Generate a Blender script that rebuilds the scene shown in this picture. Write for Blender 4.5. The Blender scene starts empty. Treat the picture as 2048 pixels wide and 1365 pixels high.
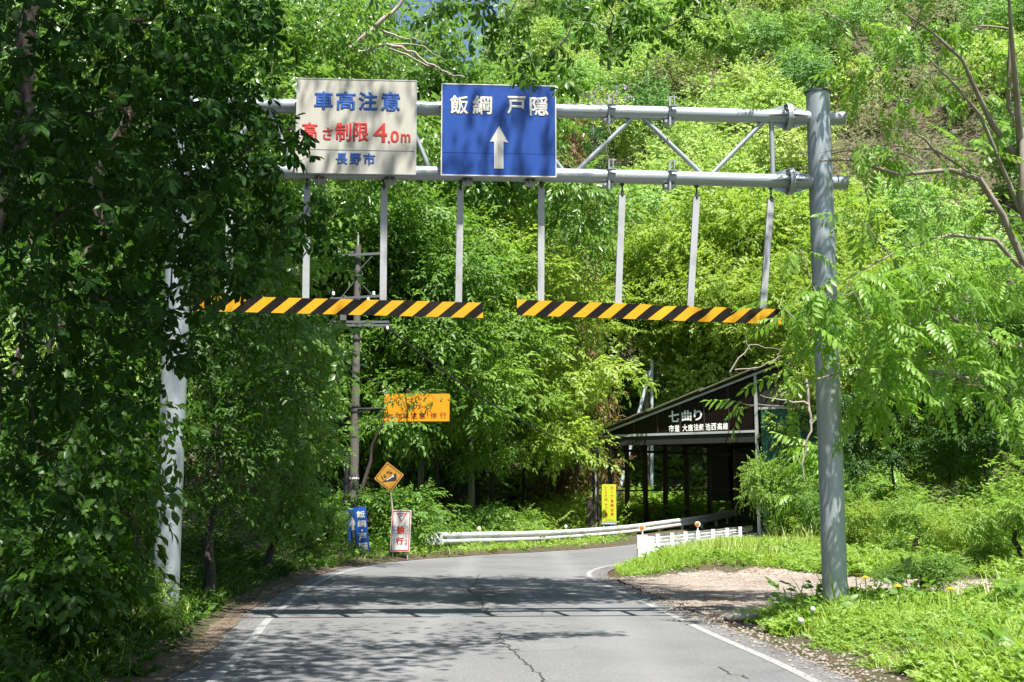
import bpy, math, random
import numpy as np
from mathutils import Vector, Matrix

S = bpy.context.scene
C = S.collection
R = math.radians

# ------------------------------------------------------------------ camera, sky, sun, exposure
EYE, PITCH, FPX = 1.65, R(7.54), 2400.0
cam_d = bpy.data.cameras.new('camera')
cam = bpy.data.objects.new('camera', cam_d)
C.objects.link(cam)
cam.location = (0, 0, EYE)
cam.rotation_euler = (R(90) + PITCH, 0, 0)
cam_d.sensor_width = 36.0
cam_d.lens = 36.0 * FPX / 2048.0
cam_d.clip_end = 2000
S.camera = cam

SUN = Vector((0.15, -0.42, 1.0)).normalized()
world = bpy.data.worlds.new('World')
S.world = world
world.use_nodes = True
wn = world.node_tree.nodes
sky = wn.new('ShaderNodeTexSky')
sky.sky_type = 'NISHITA'
sky.sun_disc = False
sky.sun_elevation = math.asin(SUN.z)
sky.sun_rotation = math.atan2(SUN.x, SUN.y)
wn['Background'].inputs['Strength'].default_value = 0.075
world.node_tree.links.new(sky.outputs[0], wn['Background'].inputs['Color'])
sl = bpy.data.lights.new('sun', 'SUN')
sl.energy = 5.0
sl.angle = R(0.5)
sl.color = (1.0, 0.96, 0.88)
so = bpy.data.objects.new('sun', sl)
C.objects.link(so)
so.location = (10, -30, 60)
so.rotation_euler = SUN.to_track_quat('Z', 'Y').to_euler()
S.view_settings.view_transform = 'Standard'
S.view_settings.look = 'None'
S.view_settings.exposure = 1.2
S.view_settings.gamma = 1.0
try:
    S.cycles.max_bounces = 8
    S.cycles.diffuse_bounces = 4
    S.cycles.transmission_bounces = 6
    S.cycles.glossy_bounces = 2
    S.cycles.sample_clamp_indirect = 4.0
    S.cycles.caustics_reflective = False
    S.cycles.caustics_refractive = False
    S.render.use_persistent_data = False
except Exception:
    pass

def at(px, py, Y):
    """point at distance Y ahead, read off the photograph's pixel grid"""
    dx, dy = (px - 1024) / FPX, (682.5 - py) / FPX
    ty = math.cos(PITCH) - dy * math.sin(PITCH)
    s = Y / ty
    return Vector((dx * s, Y, EYE + (math.sin(PITCH) + dy * math.cos(PITCH)) * s))

# ------------------------------------------------------------------ materials
def srgb(r, g, b):
    f = lambda c: (c / 255 / 12.92) if c / 255 <= 0.04045 else ((c / 255 + 0.055) / 1.055) ** 2.4
    return (f(r), f(g), f(b), 1)

class NT:
    def __init__(s, name):
        s.m = bpy.data.materials.new(name)
        s.m.use_nodes = True
        s.t = s.m.node_tree
        s.b = s.t.nodes['Principled BSDF']
        s.out = s.t.nodes['Material Output']
    def n(s, typ, **kw):
        nd = s.t.nodes.new('ShaderNode' + typ)
        for k, v in kw.items():
            if k in nd.inputs:
                nd.inputs[k].default_value = v
            else:
                setattr(nd, k, v)
        return nd
    def l(s, a, b):
        s.t.links.new(a, b)
    def coord(s, kind='Object'):
        return s.n('TexCoord').outputs[kind]
    def noise(s, scale, detail=4, rough=0.55, co=None, vec=None):
        nd = s.n('TexNoise')
        nd.inputs['Scale'].default_value = scale
        nd.inputs['Detail'].default_value = detail
        nd.inputs['Roughness'].default_value = rough
        s.l(co if co is not None else s.coord(), nd.inputs['Vector'])
        return nd.outputs['Fac']
    def ramp(s, fac, stops):
        nd = s.n('ValToRGB')
        el = nd.color_ramp.elements
        while len(el) < len(stops):
            el.new(0.5)
        for e, (p, c) in zip(el, stops):
            e.position = p
            e.color = c if len(c) == 4 else (*c, 1)
        s.l(fac, nd.inputs['Fac'])
        return nd.outputs['Color']
    def mix(s, fac, a, b, mode='MIX'):
        nd = s.n('Mix', data_type='RGBA', blend_type=mode)
        for v, i in ((fac, 0), (a, 6), (b, 7)):
            if isinstance(v, (int, float)):
                nd.inputs[i].default_value = v
            elif isinstance(v, (tuple, list)):
                nd.inputs[i].default_value = v if len(v) == 4 else (*v, 1)
            else:
                s.l(v, nd.inputs[i])
        return nd.outputs[2]
    def math(s, op, a, b=None):
        nd = s.n('Math', operation=op)
        for v, i in ((a, 0), (b, 1)):
            if v is None: continue
            if isinstance(v, (int, float)): nd.inputs[i].default_value = v
            else: s.l(v, nd.inputs[i])
        return nd.outputs[0]
    def bump(s, h, strength=0.3, dist=0.02):
        nd = s.n('Bump')
        nd.inputs['Strength'].default_value = strength
        nd.inputs['Distance'].default_value = dist
        s.l(h, nd.inputs['Height'])
        s.l(nd.outputs[0], s.b.inputs['Normal'])
    def base(s, c):
        if isinstance(c, tuple): s.b.inputs['Base Color'].default_value = c if len(c) == 4 else (*c, 1)
        else: s.l(c, s.b.inputs['Base Color'])
    def p(s, **kw):
        for k, v in kw.items():
            s.b.inputs[k.replace('_', ' ')].default_value = v

def leaf_mat(name, c0, c1, trans=0.42, rough=0.42, scale=0.35, tboost=1.5, spec=0.35):
    """c0, c1: the two ends of a leaf to leaf colour variation"""
    k = NT(name)
    a = k.n('Attribute', attribute_name='rnd')
    nz = k.noise(scale, 3)
    f = k.math('ADD', k.math('MULTIPLY', a.outputs['Fac'], 0.6), k.math('MULTIPLY', nz, 0.5))
    col = k.mix(f, c0, c1)
    k.base(col)
    k.p(Roughness=rough)
    k.b.inputs['Specular IOR Level'].default_value = spec
    tr = k.n('BsdfTranslucent')
    tc = k.mix(1.0, col, (tboost, tboost * 1.06, tboost * 0.55, 1), 'MULTIPLY')
    k.l(tc, tr.inputs['Color'])
    mx = k.n('MixShader')
    mx.inputs[0].default_value = trans
    k.l(k.b.outputs[0], mx.inputs[1]); k.l(tr.outputs[0], mx.inputs[2])
    k.l(mx.outputs[0], k.out.inputs['Surface'])
    return k.m

def plain(name, col, rough=0.6, metal=0.0, var=0.25, scale=6, bump=0.0, dirt=None):
    k = NT(name)
    nz = k.noise(scale, 5)
    c = k.mix(k.math('MULTIPLY', nz, var * 2), col, tuple(v * (1 - var * 1.6) for v in col[:3]))
    if dirt:
        f2 = k.ramp(k.noise(scale * 0.45, 6, 0.7), [(0.48, (0, 0, 0)), (0.72, (1, 1, 1))])
        c = k.mix(f2, c, dirt)
    k.base(c)
    k.p(Roughness=rough, Metallic=metal)
    if bump:
        k.bump(k.noise(scale * 6, 4), bump)
    return k.m

M = {}
def galvanised():
    k = NT('galvanised steel')
    co = k.coord()
    mp = k.n('Mapping'); k.l(co, mp.inputs['Vector'])
    v = k.n('TexVoronoi', Scale=26.0); k.l(co, v.inputs['Vector'])
    sp = k.ramp(k.noise(34, 3, 0.7, co), [(0.62, (0, 0, 0)), (0.72, (1, 1, 1))])
    base = k.mix(k.math('MULTIPLY', v.outputs['Distance'], 0.4), (0.36, 0.405, 0.43, 1), (0.44, 0.48, 0.50, 1))
    c = k.mix(k.math('MULTIPLY', sp, 0.45), base, (0.72, 0.75, 0.76, 1))
    mp.inputs['Scale'].default_value = (6, 6, 0.6); big = k.noise(1.3, 5, 0.65, mp.outputs[0])
    c = k.mix(k.ramp(big, [(0.42, (0, 0, 0)), (0.75, (0.4, 0.4, 0.4))]), c, (0.30, 0.33, 0.33, 1))
    k.base(c); k.p(Roughness=0.42, Metallic=0.35)
    k.bump(k.noise(60, 3, 0.6, co), 0.06)
    return k.m
M['galv'] = galvanised()
M['steel'] = plain('dull zinc hardware', (0.42, 0.44, 0.44, 1), 0.5, 0.4, 0.3, 14)
M['arm_steel'] = plain('shade darkened crossarm steel', (0.17, 0.18, 0.19, 1), 0.55, 0.3, 0.3, 9)  # darkened like the pole concrete, for the shade around them
M['darksteel'] = plain('dark steel fittings', (0.10, 0.105, 0.11, 1), 0.55, 0.4, 0.3, 9)
M['alu'] = plain('aluminium channel', (0.48, 0.49, 0.50, 1), 0.5, 0.25, 0.15, 7, 0, (0.34, 0.34, 0.32, 1))
M['bar_back'] = plain('board back', (0.30, 0.30, 0.30, 1), 0.5, 0.3)

def sign_white():
    k = NT('weathered white sign sheet')
    co = k.coord()
    mp = k.n('Mapping'); mp.inputs['Scale'].default_value = (9, 9, 0.7); k.l(co, mp.inputs['Vector'])
    st = k.noise(1.6, 5, 0.65, mp.outputs[0])
    c = k.mix(st, (0.40, 0.385, 0.33, 1), (0.54, 0.525, 0.46, 1))
    k.base(c); k.p(Roughness=0.55)
    return k.m
M['sign_white'] = sign_white()
def sheet(name, a, b, rough=0.4):
    k = NT(name)
    co = k.coord()
    mp = k.n('Mapping'); mp.inputs['Scale'].default_value = (7, 7, 0.8); k.l(co, mp.inputs['Vector'])
    k.base(k.mix(k.noise(1.5, 5, 0.6, mp.outputs[0]), a, b)); k.p(Roughness=rough)
    return k.m
M['sign_blue'] = sheet('blue sign sheet', (0.010, 0.052, 0.27, 1), (0.018, 0.082, 0.36, 1))
M['blue_board'] = sheet('blue painted board', (0.01, 0.07, 0.36, 1), (0.015, 0.10, 0.45, 1), 0.5)
M['sign_orange'] = sheet('orange sign sheet', (0.80, 0.26, 0.008, 1), (0.88, 0.32, 0.012, 1))
M['sign_amber'] = sheet('amber diamond sheet', (0.42, 0.20, 0.02, 1), (0.52, 0.27, 0.03, 1))
M['sign_yellow'] = sheet('acid yellow board', (0.46, 0.52, 0.018, 1), (0.54, 0.60, 0.025, 1))
M['white_board'] = sheet('white board face', (0.55, 0.56, 0.54, 1), (0.68, 0.68, 0.66, 1), 0.55)
M['t_blue'] = plain('blue lettering', (0.02, 0.09, 0.36, 1), 0.5, 0, 0.1)
M['t_red'] = plain('red lettering', (0.55, 0.035, 0.03, 1), 0.5, 0, 0.15)
M['t_pink'] = plain('faded red lettering', (0.60, 0.16, 0.16, 1), 0.6, 0, 0.2)
M['t_sky'] = plain('faded blue lettering', (0.10, 0.36, 0.66, 1), 0.6, 0, 0.2)
M['t_white'] = plain('white lettering', (0.62, 0.61, 0.55, 1), 0.5, 0, 0.1)
M['t_bright'] = plain('white raised lettering', (0.85, 0.87, 0.84, 1), 0.45, 0, 0.08)
M['t_black'] = plain('black lettering', (0.03, 0.018, 0.012, 1), 0.6, 0, 0.1)
M['t_navy'] = plain('dark slope symbol', (0.02, 0.025, 0.045, 1), 0.6, 0, 0.1)

def stripes():
    k = NT('black and yellow hazard stripes')
    uv = k.n('Attribute', attribute_name='along')
    f = k.math('FRACT', uv.outputs['Fac'])
    s_ = k.math('GREATER_THAN', f, 0.5)
    nz = k.noise(7, 6, 0.7)
    yl = k.mix(nz, (0.80, 0.42, 0.02, 1), (0.66, 0.30, 0.015, 1))
    bk = k.mix(nz, (0.003, 0.003, 0.004, 1), (0.010, 0.010, 0.010, 1))
    scr = k.ramp(k.noise(28, 7, 0.75), [(0.66, (0, 0, 0)), (0.70, (1, 1, 1))])
    c = k.mix(s_, bk, yl)
    c = k.mix(k.math('MULTIPLY', scr, 0.35), c, (0.25, 0.23, 0.2, 1))
    fd = k.ramp(k.noise(1.1, 4, 0.6), [(0.4, (0, 0, 0)), (0.75, (0.14, 0.14, 0.14))])
    c = k.mix(fd, c, (0.20, 0.15, 0.08, 1))
    k.base(c); k.p(Roughness=0.7); k.b.inputs['Specular IOR Level'].default_value = 0.12
    return k.m
M['stripes'] = stripes()

def bark(name, c0, c1, sc=5):
    k = NT(name)
    co = k.coord()
    mp = k.n('Mapping'); mp.inputs['Scale'].default_value = (1, 1, 0.25); k.l(co, mp.inputs['Vector'])
    nz = k.noise(sc, 7, 0.7, mp.outputs[0])
    k.base(k.mix(k.ramp(nz, [(0.3, (0, 0, 0)), (0.7, (1, 1, 1))]), c0, c1)); k.p(Roughness=0.9)
    k.bump(nz, 0.7, 0.03)
    return k.m
M['bark_dark'] = bark('dark bark', (0.022, 0.018, 0.014, 1), (0.065, 0.053, 0.043, 1))
M['bark_grey'] = bark('pale grey bark', (0.16, 0.13, 0.10, 1), (0.36, 0.31, 0.26, 1))
M['bark_brown'] = bark('brown bark', (0.09, 0.065, 0.05, 1), (0.24, 0.18, 0.14, 1))
M['deadwood'] = bark('bare grey twigs', (0.26, 0.21, 0.18, 1), (0.46, 0.40, 0.36, 1))

def asphalt():
    k = NT('worn asphalt')
    co = k.coord('Generated') if False else k.coord()
    fine = k.noise(24, 8, 0.9, co)
    patch = k.noise(0.55, 5, 0.6, co)
    mp = k.n('Mapping'); mp.inputs['Scale'].default_value = (1.1, 0.14, 1); k.l(co, mp.inputs['Vector'])
    track = k.noise(1.0, 4, 0.6, mp.outputs[0])
    c = k.mix(k.ramp(patch, [(0.3, (0, 0, 0)), (0.7, (1, 1, 1))]), (0.140, 0.141, 0.150, 1), (0.215, 0.215, 0.219, 1))
    c = k.mix(k.math('MULTIPLY', track, 0.6), c, (0.155, 0.155, 0.160, 1))
    v = k.n('TexVoronoi', Scale=85.0); k.l(co, v.inputs['Vector'])
    c = k.mix(k.ramp(fine, [(0.35, (0.85, 0.85, 0.85)), (0.52, (0, 0, 0))]), c, (0.045, 0.045, 0.048, 1))
    c = k.mix(k.ramp(fine, [(0.58, (0, 0, 0)), (0.72, (0.75, 0.75, 0.75))]), c, (0.38, 0.37, 0.36, 1))
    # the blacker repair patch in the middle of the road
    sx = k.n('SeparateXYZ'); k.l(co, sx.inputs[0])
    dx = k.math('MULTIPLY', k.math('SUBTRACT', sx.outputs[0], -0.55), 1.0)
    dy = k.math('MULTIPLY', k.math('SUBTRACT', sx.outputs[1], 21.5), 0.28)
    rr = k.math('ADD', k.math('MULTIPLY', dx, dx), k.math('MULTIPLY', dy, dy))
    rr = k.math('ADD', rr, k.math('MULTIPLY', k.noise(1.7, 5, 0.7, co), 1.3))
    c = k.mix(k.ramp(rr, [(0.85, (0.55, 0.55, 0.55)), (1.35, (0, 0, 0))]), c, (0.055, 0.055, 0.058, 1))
    st = k.ramp(k.noise(0.22, 6, 0.75, co), [(0.52, (0, 0, 0)), (0.66, (0.55, 0.55, 0.55))])
    c = k.mix(st, c, (0.105, 0.105, 0.110, 1))
    tk = k.math('ABSOLUTE', k.math('SUBTRACT', k.math('ABSOLUTE', k.math('SUBTRACT', sx.outputs[0], 0.1)), 1.25))
    tm = k.ramp(k.math('ADD', tk, k.math('MULTIPLY', k.noise(0.8, 4, 0.6, co), .5)), [(0.25, (0.35, 0.35, 0.35)), (0.75, (0, 0, 0))])
    c = k.mix(tm, c, (0.245, 0.245, 0.25, 1))
    # hairline crazing
    nv = k.n('TexNoise', Scale=0.9); k.l(co, nv.inputs['Vector'])
    wv = k.mix(0.35, co, nv.outputs['Color'])
    cv = k.n('TexVoronoi', feature='DISTANCE_TO_EDGE', Scale=0.55); k.l(wv, cv.inputs['Vector'])
    crk = k.ramp(cv.outputs['Distance'], [(0.0, (0.8, 0.8, 0.8)), (0.006, (0, 0, 0))])
    msk = k.ramp(k.noise(0.35, 3, 0.6, co), [(0.5, (0, 0, 0)), (0.62, (1, 1, 1))])
    c = k.mix(k.math('MULTIPLY', crk, msk), c, (0.03, 0.03, 0.03, 1))
    k.base(c); k.p(Roughness=0.85)
    k.b.inputs['Specular IOR Level'].default_value = 0.3
    k.bump(fine, 0.35, 0.006)
    return k.m
M['asphalt'] = asphalt()
M['crack'] = plain('road crack tar', (0.050, 0.047, 0.044, 1), 0.9, 0, 0.3)
def paint_line():
    k = NT('worn white road paint')
    nz = k.noise(26, 7, 0.75)
    n2 = k.noise(1.1, 4, 0.6)
    f = k.math('ADD', k.math('MULTIPLY', nz, 0.75), k.math('MULTIPLY', n2, 0.45))
    w = k.ramp(f, [(0.56, (1, 1, 1)), (0.78, (0, 0, 0))])
    k.base(k.mix(w, (0.15, 0.15, 0.152, 1), (0.30, 0.30, 0.298, 1))); k.p(Roughness=0.8)
    return k.m
M['line'] = paint_line()
def gravel():
    k = NT('pale gravel')
    co = k.coord()
    v = k.n('TexVoronoi', Scale=17.0); k.l(co, v.inputs['Vector'])
    sep = k.n('SeparateColor'); k.l(v.outputs['Color'], sep.inputs[0])
    c = k.ramp(sep.outputs[0], [(0.0, (0.11, 0.078, 0.062)), (0.4, (0.26, 0.205, 0.17)), (1.0, (0.41, 0.355, 0.315))])
    big = k.ramp(k.noise(0.7, 5, 0.65, co), [(0.45, (0, 0, 0)), (0.68, (1, 1, 1))])
    c = k.mix(k.math('MULTIPLY', big, 0.75), c, (0.16, 0.105, 0.065, 1))
    k.base(c); k.p(Roughness=0.95)
    k.bump(v.outputs['Distance'], 0.9, 0.03)
    return k.m
M['gravel'] = gravel()
def soil():
    k = NT('forest floor')
    co = k.coord()
    n1 = k.noise(1.2, 6, 0.65, co)
    n2 = k.noise(14, 6, 0.75, co)
    c = k.ramp(n2, [(0.3, (0.035, 0.024, 0.016)), (0.55, (0.10, 0.07, 0.045)), (0.75, (0.19, 0.13, 0.085))])
    g = k.ramp(n1, [(0.42, (0, 0, 0)), (0.6, (1, 1, 1))])
    c = k.mix(k.math('MULTIPLY', g, 0.7), c, (0.045, 0.075, 0.015, 1))
    k.base(c); k.p(Roughness=0.95)
    k.bump(n2, 0.8, 0.05)
    return k.m
M['soil'] = soil()
def litter():
    k = NT('rusty needle litter')
    n2 = k.noise(40, 6, 0.8)
    k.base(k.ramp(n2, [(0.3, (0.045, 0.037, 0.029)), (0.5, (0.13, 0.100, 0.072)), (0.7, (0.27, 0.225, 0.18))])); k.p(Roughness=0.95)
    k.bump(n2, 0.6, 0.02)
    return k.m
M['litter'] = litter()
M['needles'] = leaf_mat('fallen needles', (0.10, 0.055, 0.026, 1), (0.25, 0.145, 0.075, 1), 0.1)
M['concrete'] = plain('weathered concrete', (0.33, 0.31, 0.27, 1), 0.9, 0, 0.35, 4, 0.4, (0.10, 0.10, 0.07, 1))
M['white_steel'] = plain('white painted guardrail', (0.74, 0.75, 0.74, 1), 0.45, 0, 0.12, 3, 0, (0.42, 0.41, 0.36, 1))
M['white_post'] = plain('white painted concrete', (0.80, 0.80, 0.79, 1), 0.6, 0, 0.1, 5, 0.1)
M['orange_lens'] = plain('orange reflector lens', (0.85, 0.18, 0.012, 1), 0.25, 0, 0.05)
M['white_lens'] = plain('white reflector lens', (0.72, 0.74, 0.72, 1), 0.25, 0, 0.05)
M['shed_steel'] = plain('dark brown shed steel', (0.035, 0.024, 0.020, 1), 0.55, 0.1, 0.3, 4)
M['shed_dark'] = plain('near black shed boards', (0.016, 0.017, 0.012, 1), 0.7, 0, 0.3, 3)
def smoked():
    k = NT('smoked gable panel')
    k.base(k.mix(k.noise(1.2, 4), (0.006, 0.004, 0.004, 1), (0.014, 0.008, 0.006, 1))); k.p(Roughness=0.3); k.b.inputs['Specular IOR Level'].default_value = 0.2
    return k.m
M['smoked'] = smoked()
M['roof'] = plain('mossy roof sheet', (0.22, 0.21, 0.13, 1), 0.85, 0, 0.4, 3, 0.3, (0.10, 0.11, 0.04, 1))
def green_sheet():
    k = NT('green corrugated sheet')
    co = k.coord()
    mp = k.n('Mapping'); mp.inputs['Scale'].default_value = (5, 5, 0.4); k.l(co, mp.inputs['Vector'])
    k.base(k.mix(k.noise(2, 5, 0.7, mp.outputs[0]), (0.008, 0.045, 0.03, 1), (0.03, 0.15, 0.10, 1))); k.p(Roughness=0.35)
    return k.m
M['green_sheet'] = green_sheet()
M['pole_conc'] = plain('grey utility pole concrete', (0.15, 0.135, 0.122, 1), 0.85, 0, 0.3, 3, 0.2, (0.09, 0.08, 0.07, 1))
M['pale_pole'] = plain('pale blue grey pole paint', (0.46, 0.54, 0.60, 1), 0.5, 0.1, 0.12, 3)
M['insul'] = plain('white porcelain', (0.75, 0.75, 0.72, 1), 0.25, 0, 0.05)
M['cable'] = plain('black cable', (0.02, 0.02, 0.02, 1), 0.6, 0, 0.1)
M['cabinet'] = plain('brown switch box', (0.055, 0.038, 0.034, 1), 0.55, 0.1, 0.3, 5)
M['wood_post'] = plain('sun bleached signpost', (0.50, 0.44, 0.33, 1), 0.7, 0, 0.25, 8, 0, (0.30, 0.17, 0.08, 1))
M['retain'] = plain('old retaining wall', (0.30, 0.29, 0.27, 1), 0.9, 0, 0.4, 1.5, 0.4, (0.13, 0.14, 0.10, 1))
M['flower'] = plain('yellow petals', (0.80, 0.55, 0.015, 1), 0.6, 0, 0.1)
M['fluff'] = plain('white seed head', (0.75, 0.75, 0.72, 1), 0.9, 0, 0.05)
M['rock'] = plain('pale field stone', (0.36, 0.33, 0.29, 1), 0.95, 0, 0.35, 7, 0.5)

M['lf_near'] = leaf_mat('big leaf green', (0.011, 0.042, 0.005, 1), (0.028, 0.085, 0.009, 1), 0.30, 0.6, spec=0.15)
M['lf_hang'] = leaf_mat('hanging leaf green', (0.050, 0.130, 0.016, 1), (0.090, 0.190, 0.020, 1), 0.42, 0.38)
M['lf_walnut'] = leaf_mat('walnut leaf green', (0.140, 0.280, 0.040, 1), (0.260, 0.420, 0.075, 1), 0.45, 0.36)
M['lf_spring'] = leaf_mat('fresh spring green', (0.130, 0.250, 0.042, 1), (0.290, 0.420, 0.090, 1), 0.45)
M['lf_yellow'] = leaf_mat('yellow green', (0.180, 0.290, 0.042, 1), (0.350, 0.450, 0.095, 1), 0.45)
M['lf_mid'] = leaf_mat('mid green', (0.080, 0.180, 0.030, 1), (0.180, 0.310, 0.060, 1), 0.42)
M['lf_pale'] = leaf_mat('glossy pale green', (0.090, 0.200, 0.036, 1), (0.210, 0.340, 0.075, 1), 0.40, 0.30, spec=0.6)
M['lf_dark'] = leaf_mat('deep green', (0.030, 0.085, 0.016, 1), (0.070, 0.150, 0.025, 1), 0.35)  # darker leaf colour stands in for crowns in shade
M['lf_cedar'] = leaf_mat('rusty cedar needles', (0.085, 0.085, 0.025, 1), (0.300, 0.190, 0.070, 1), 0.25)
M['lf_cedar_g'] = leaf_mat('blue green cedar needles', (0.040, 0.110, 0.040, 1), (0.080, 0.180, 0.060, 1), 0.25)
M['lf_grass'] = leaf_mat('meadow grass', (0.180, 0.300, 0.040, 1), (0.360, 0.460, 0.100, 1), 0.45)
M['lf_weed'] = leaf_mat('leafy weeds', (0.190, 0.330, 0.055, 1), (0.340, 0.470, 0.120, 1), 0.40)
M['lf_straw'] = leaf_mat('tall pale grass', (0.22, 0.30, 0.06, 1), (0.42, 0.44, 0.16, 1), 0.35)
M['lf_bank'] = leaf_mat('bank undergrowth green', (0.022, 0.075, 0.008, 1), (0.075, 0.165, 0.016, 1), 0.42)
M['lf_bamboo'] = leaf_mat('bamboo grass green', (0.035, 0.075, 0.020, 1), (0.100, 0.140, 0.050, 1), 0.30, 0.3)
M['lf_wisteria'] = leaf_mat('lilac blossom', (0.36, 0.30, 0.46, 1), (0.58, 0.50, 0.66, 1), 0.3, tboost=1.1)
M['lf_bud'] = leaf_mat('mauve budding twigs', (0.20, 0.15, 0.12, 1), (0.34, 0.28, 0.20, 1), 0.2, tboost=1.0)
def forest_mat():
    k = NT('hillside canopy')
    a = k.n('Attribute', attribute_name='rnd')
    t = k.n('Attribute', attribute_name='tint')
    hue = k.ramp(t.outputs['Fac'], [(0.0, (0.10, 0.23, 0.075)), (0.25, (0.26, 0.45, 0.12)), (0.6, (0.40, 0.54, 0.14)), (0.8, (0.50, 0.57, 0.18)), (0.86, (0.10, 0.12, 0.05)), (0.93, (0.27, 0.21, 0.165)), (1.0, (0.34, 0.29, 0.24))])
    c = k.mix(k.math('MULTIPLY', a.outputs['Fac'], 0.55), hue, (0.20, 0.35, 0.08, 1))
    k.base(c); k.p(Roughness=0.6)
    tr = k.n('BsdfTranslucent'); k.l(k.mix(1.0, c, (1.3, 1.35, 0.8, 1), 'MULTIPLY'), tr.inputs['Color'])
    mx = k.n('MixShader'); mx.inputs[0].default_value = 0.38
    k.l(k.b.outputs[0], mx.inputs[1]); k.l(tr.outputs[0], mx.inputs[2]); k.l(mx.outputs[0], k.out.inputs['Surface'])
    return k.m
M['forest'] = forest_mat()

# ------------------------------------------------------------------ scene graph helpers
def tag(o, label=None, cat=None, group=None, kind=None):
    if label: o['label'] = label
    if cat: o['category'] = cat
    if group: o['group'] = group
    if kind: o['kind'] = kind
    return o
def thing(name, loc, label, cat, group=None, rz=0.0):
    o = bpy.data.objects.new(name, None)
    o.empty_display_size = 0.3
    o.location = loc
    o.rotation_euler.z = rz
    C.objects.link(o)
    return tag(o, label, cat, group)
def copy_tree(o, parent=None):
    c = o.copy(); C.objects.link(c); c.parent = parent
    for ch in [x for x in bpy.data.objects if x.parent == o]:
        copy_tree(ch, c)
    return c
def root_of(o):
    p = Vector((0, 0, 0))
    while o is not None:
        p += Vector(o.location); o = o.parent
    return p

class MB:
    """collects shapes in world metres, links them as one mesh object"""
    def __init__(s): s.v, s.f, s.mi, s.sm, s.at = [], [], [], [], None
    def add(s, vs, fs, mi=0, smooth=False):
        o = len(s.v); s.v += [tuple(v) for v in vs]
        for f in fs:
            s.f.append([i + o for i in f]); s.mi.append(mi); s.sm.append(smooth)
    def box(s, c, ex, ey, ez, mi=0):
        """centre and three half-axis vectors"""
        c, ex, ey, ez = Vector(c), Vector(ex), Vector(ey), Vector(ez)
        vs = [c + a * ex + b * ey + d * ez for d in (-1, 1) for b in (-1, 1) for a in (-1, 1)]
        s.add(vs, [(0, 2, 3, 1), (4, 5, 7, 6), (0, 1, 5, 4), (2, 6, 7, 3), (0, 4, 6, 2), (1, 3, 7, 5)], mi)
    def bar(s, p, q, w, h, up=(0, 0, 1), mi=0):
        p, q = Vector(p), Vector(q); d = q - p
        side = d.cross(Vector(up)).normalized(); u = side.cross(d).normalized()
        s.box((p + q) / 2, d / 2, side * w / 2, u * h / 2, mi)
    def tube(s, pts, radii, n=12, mi=0, cap=True):
        pts = [Vector(p) for p in pts]
        if isinstance(radii, (int, float)): radii = [radii] * len(pts)
        rings = []
        prev = None
        for i, p in enumerate(pts):
            d = (pts[min(i + 1, len(pts) - 1)] - pts[max(i - 1, 0)])
            d = d.normalized() if d.length > 1e-9 else Vector((0, 0, 1))
            if prev is None:
                a = d.orthogonal().normalized()
            else:
                a = prev - d * prev.dot(d)
                a = a.normalized() if a.length > 1e-6 else d.orthogonal().normalized()
            prev = a; b = d.cross(a)
            rings.append([p + (a * math.cos(t) + b * math.sin(t)) * radii[i] for t in [2 * math.pi * j / n for j in range(n)]])
        vs = [v for r in rings for v in r]
        fs = []
        for i in range(len(pts) - 1):
            for j in range(n):
                fs.append((i * n + j, i * n + (j + 1) % n, (i + 1) * n + (j + 1) % n, (i + 1) * n + j))
        s.add(vs, fs, mi, True)
        if cap and n > 4:
            s.add(rings[0], [list(range(n))[::-1]], mi); s.add(rings[-1], [list(range(n))], mi)
    def poly(s, pts, thick, mi=0):
        """flat outline thickened along a vector"""
        t = Vector(thick); pts = [Vector(p) for p in pts]; n = len(pts)
        s.add(pts + [p + t for p in pts], [list(range(n))[::-1], [n + i for i in range(n)]] + [(i, (i + 1) % n, n + (i + 1) % n, n + i) for i in range(n)], mi)
    def sphere(s, c, r, mi=0, n=10, sq=(1, 1, 1)):
        c = Vector(c); vs = [c + Vector((0, 0, r * sq[2]))]; m = n // 2
        for i in range(1, m):
            t = math.pi * i / m
            for j in range(n):
                a = 2 * math.pi * j / n
                vs.append(c + Vector((r * sq[0] * math.sin(t) * math.cos(a), r * sq[1] * math.sin(t) * math.sin(a), r * sq[2] * math.cos(t))))
        vs.append(c - Vector((0, 0, r * sq[2]))); fs = []
        for j in range(n): fs.append((0, 1 + j, 1 + (j + 1) % n))
        for i in range(m - 2):
            for j in range(n):
                a = 1 + i * n
                fs.append((a + j, a + n + j, a + n + (j + 1) % n, a + (j + 1) % n))
        a = 1 + (m - 2) * n
        for j in range(n): fs.append((a + j, len(vs) - 1, a + (j + 1) % n))
        s.add(vs, fs, mi, True)
    def build(s, name, mats, parent=None, attr=None):
        mats = mats if isinstance(mats, (list, tuple)) else [mats]
        org = root_of(parent) if parent else Vector((0, 0, 0))
        me = bpy.data.meshes.new(name)
        me.from_pydata([(v[0] - org.x, v[1] - org.y, v[2] - org.z) for v in s.v], [], s.f)
        for m in mats: me.materials.append(m)
        me.polygons.foreach_set('material_index', s.mi)
        me.polygons.foreach_set('use_smooth', s.sm)
        if attr:
            a = me.attributes.new(attr[0], 'FLOAT', 'POINT'); a.data.foreach_set('value', attr[1])
        me.update()
        o = bpy.data.objects.new(name, me); C.objects.link(o)
        if parent: o.parent = parent
        return o

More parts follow.
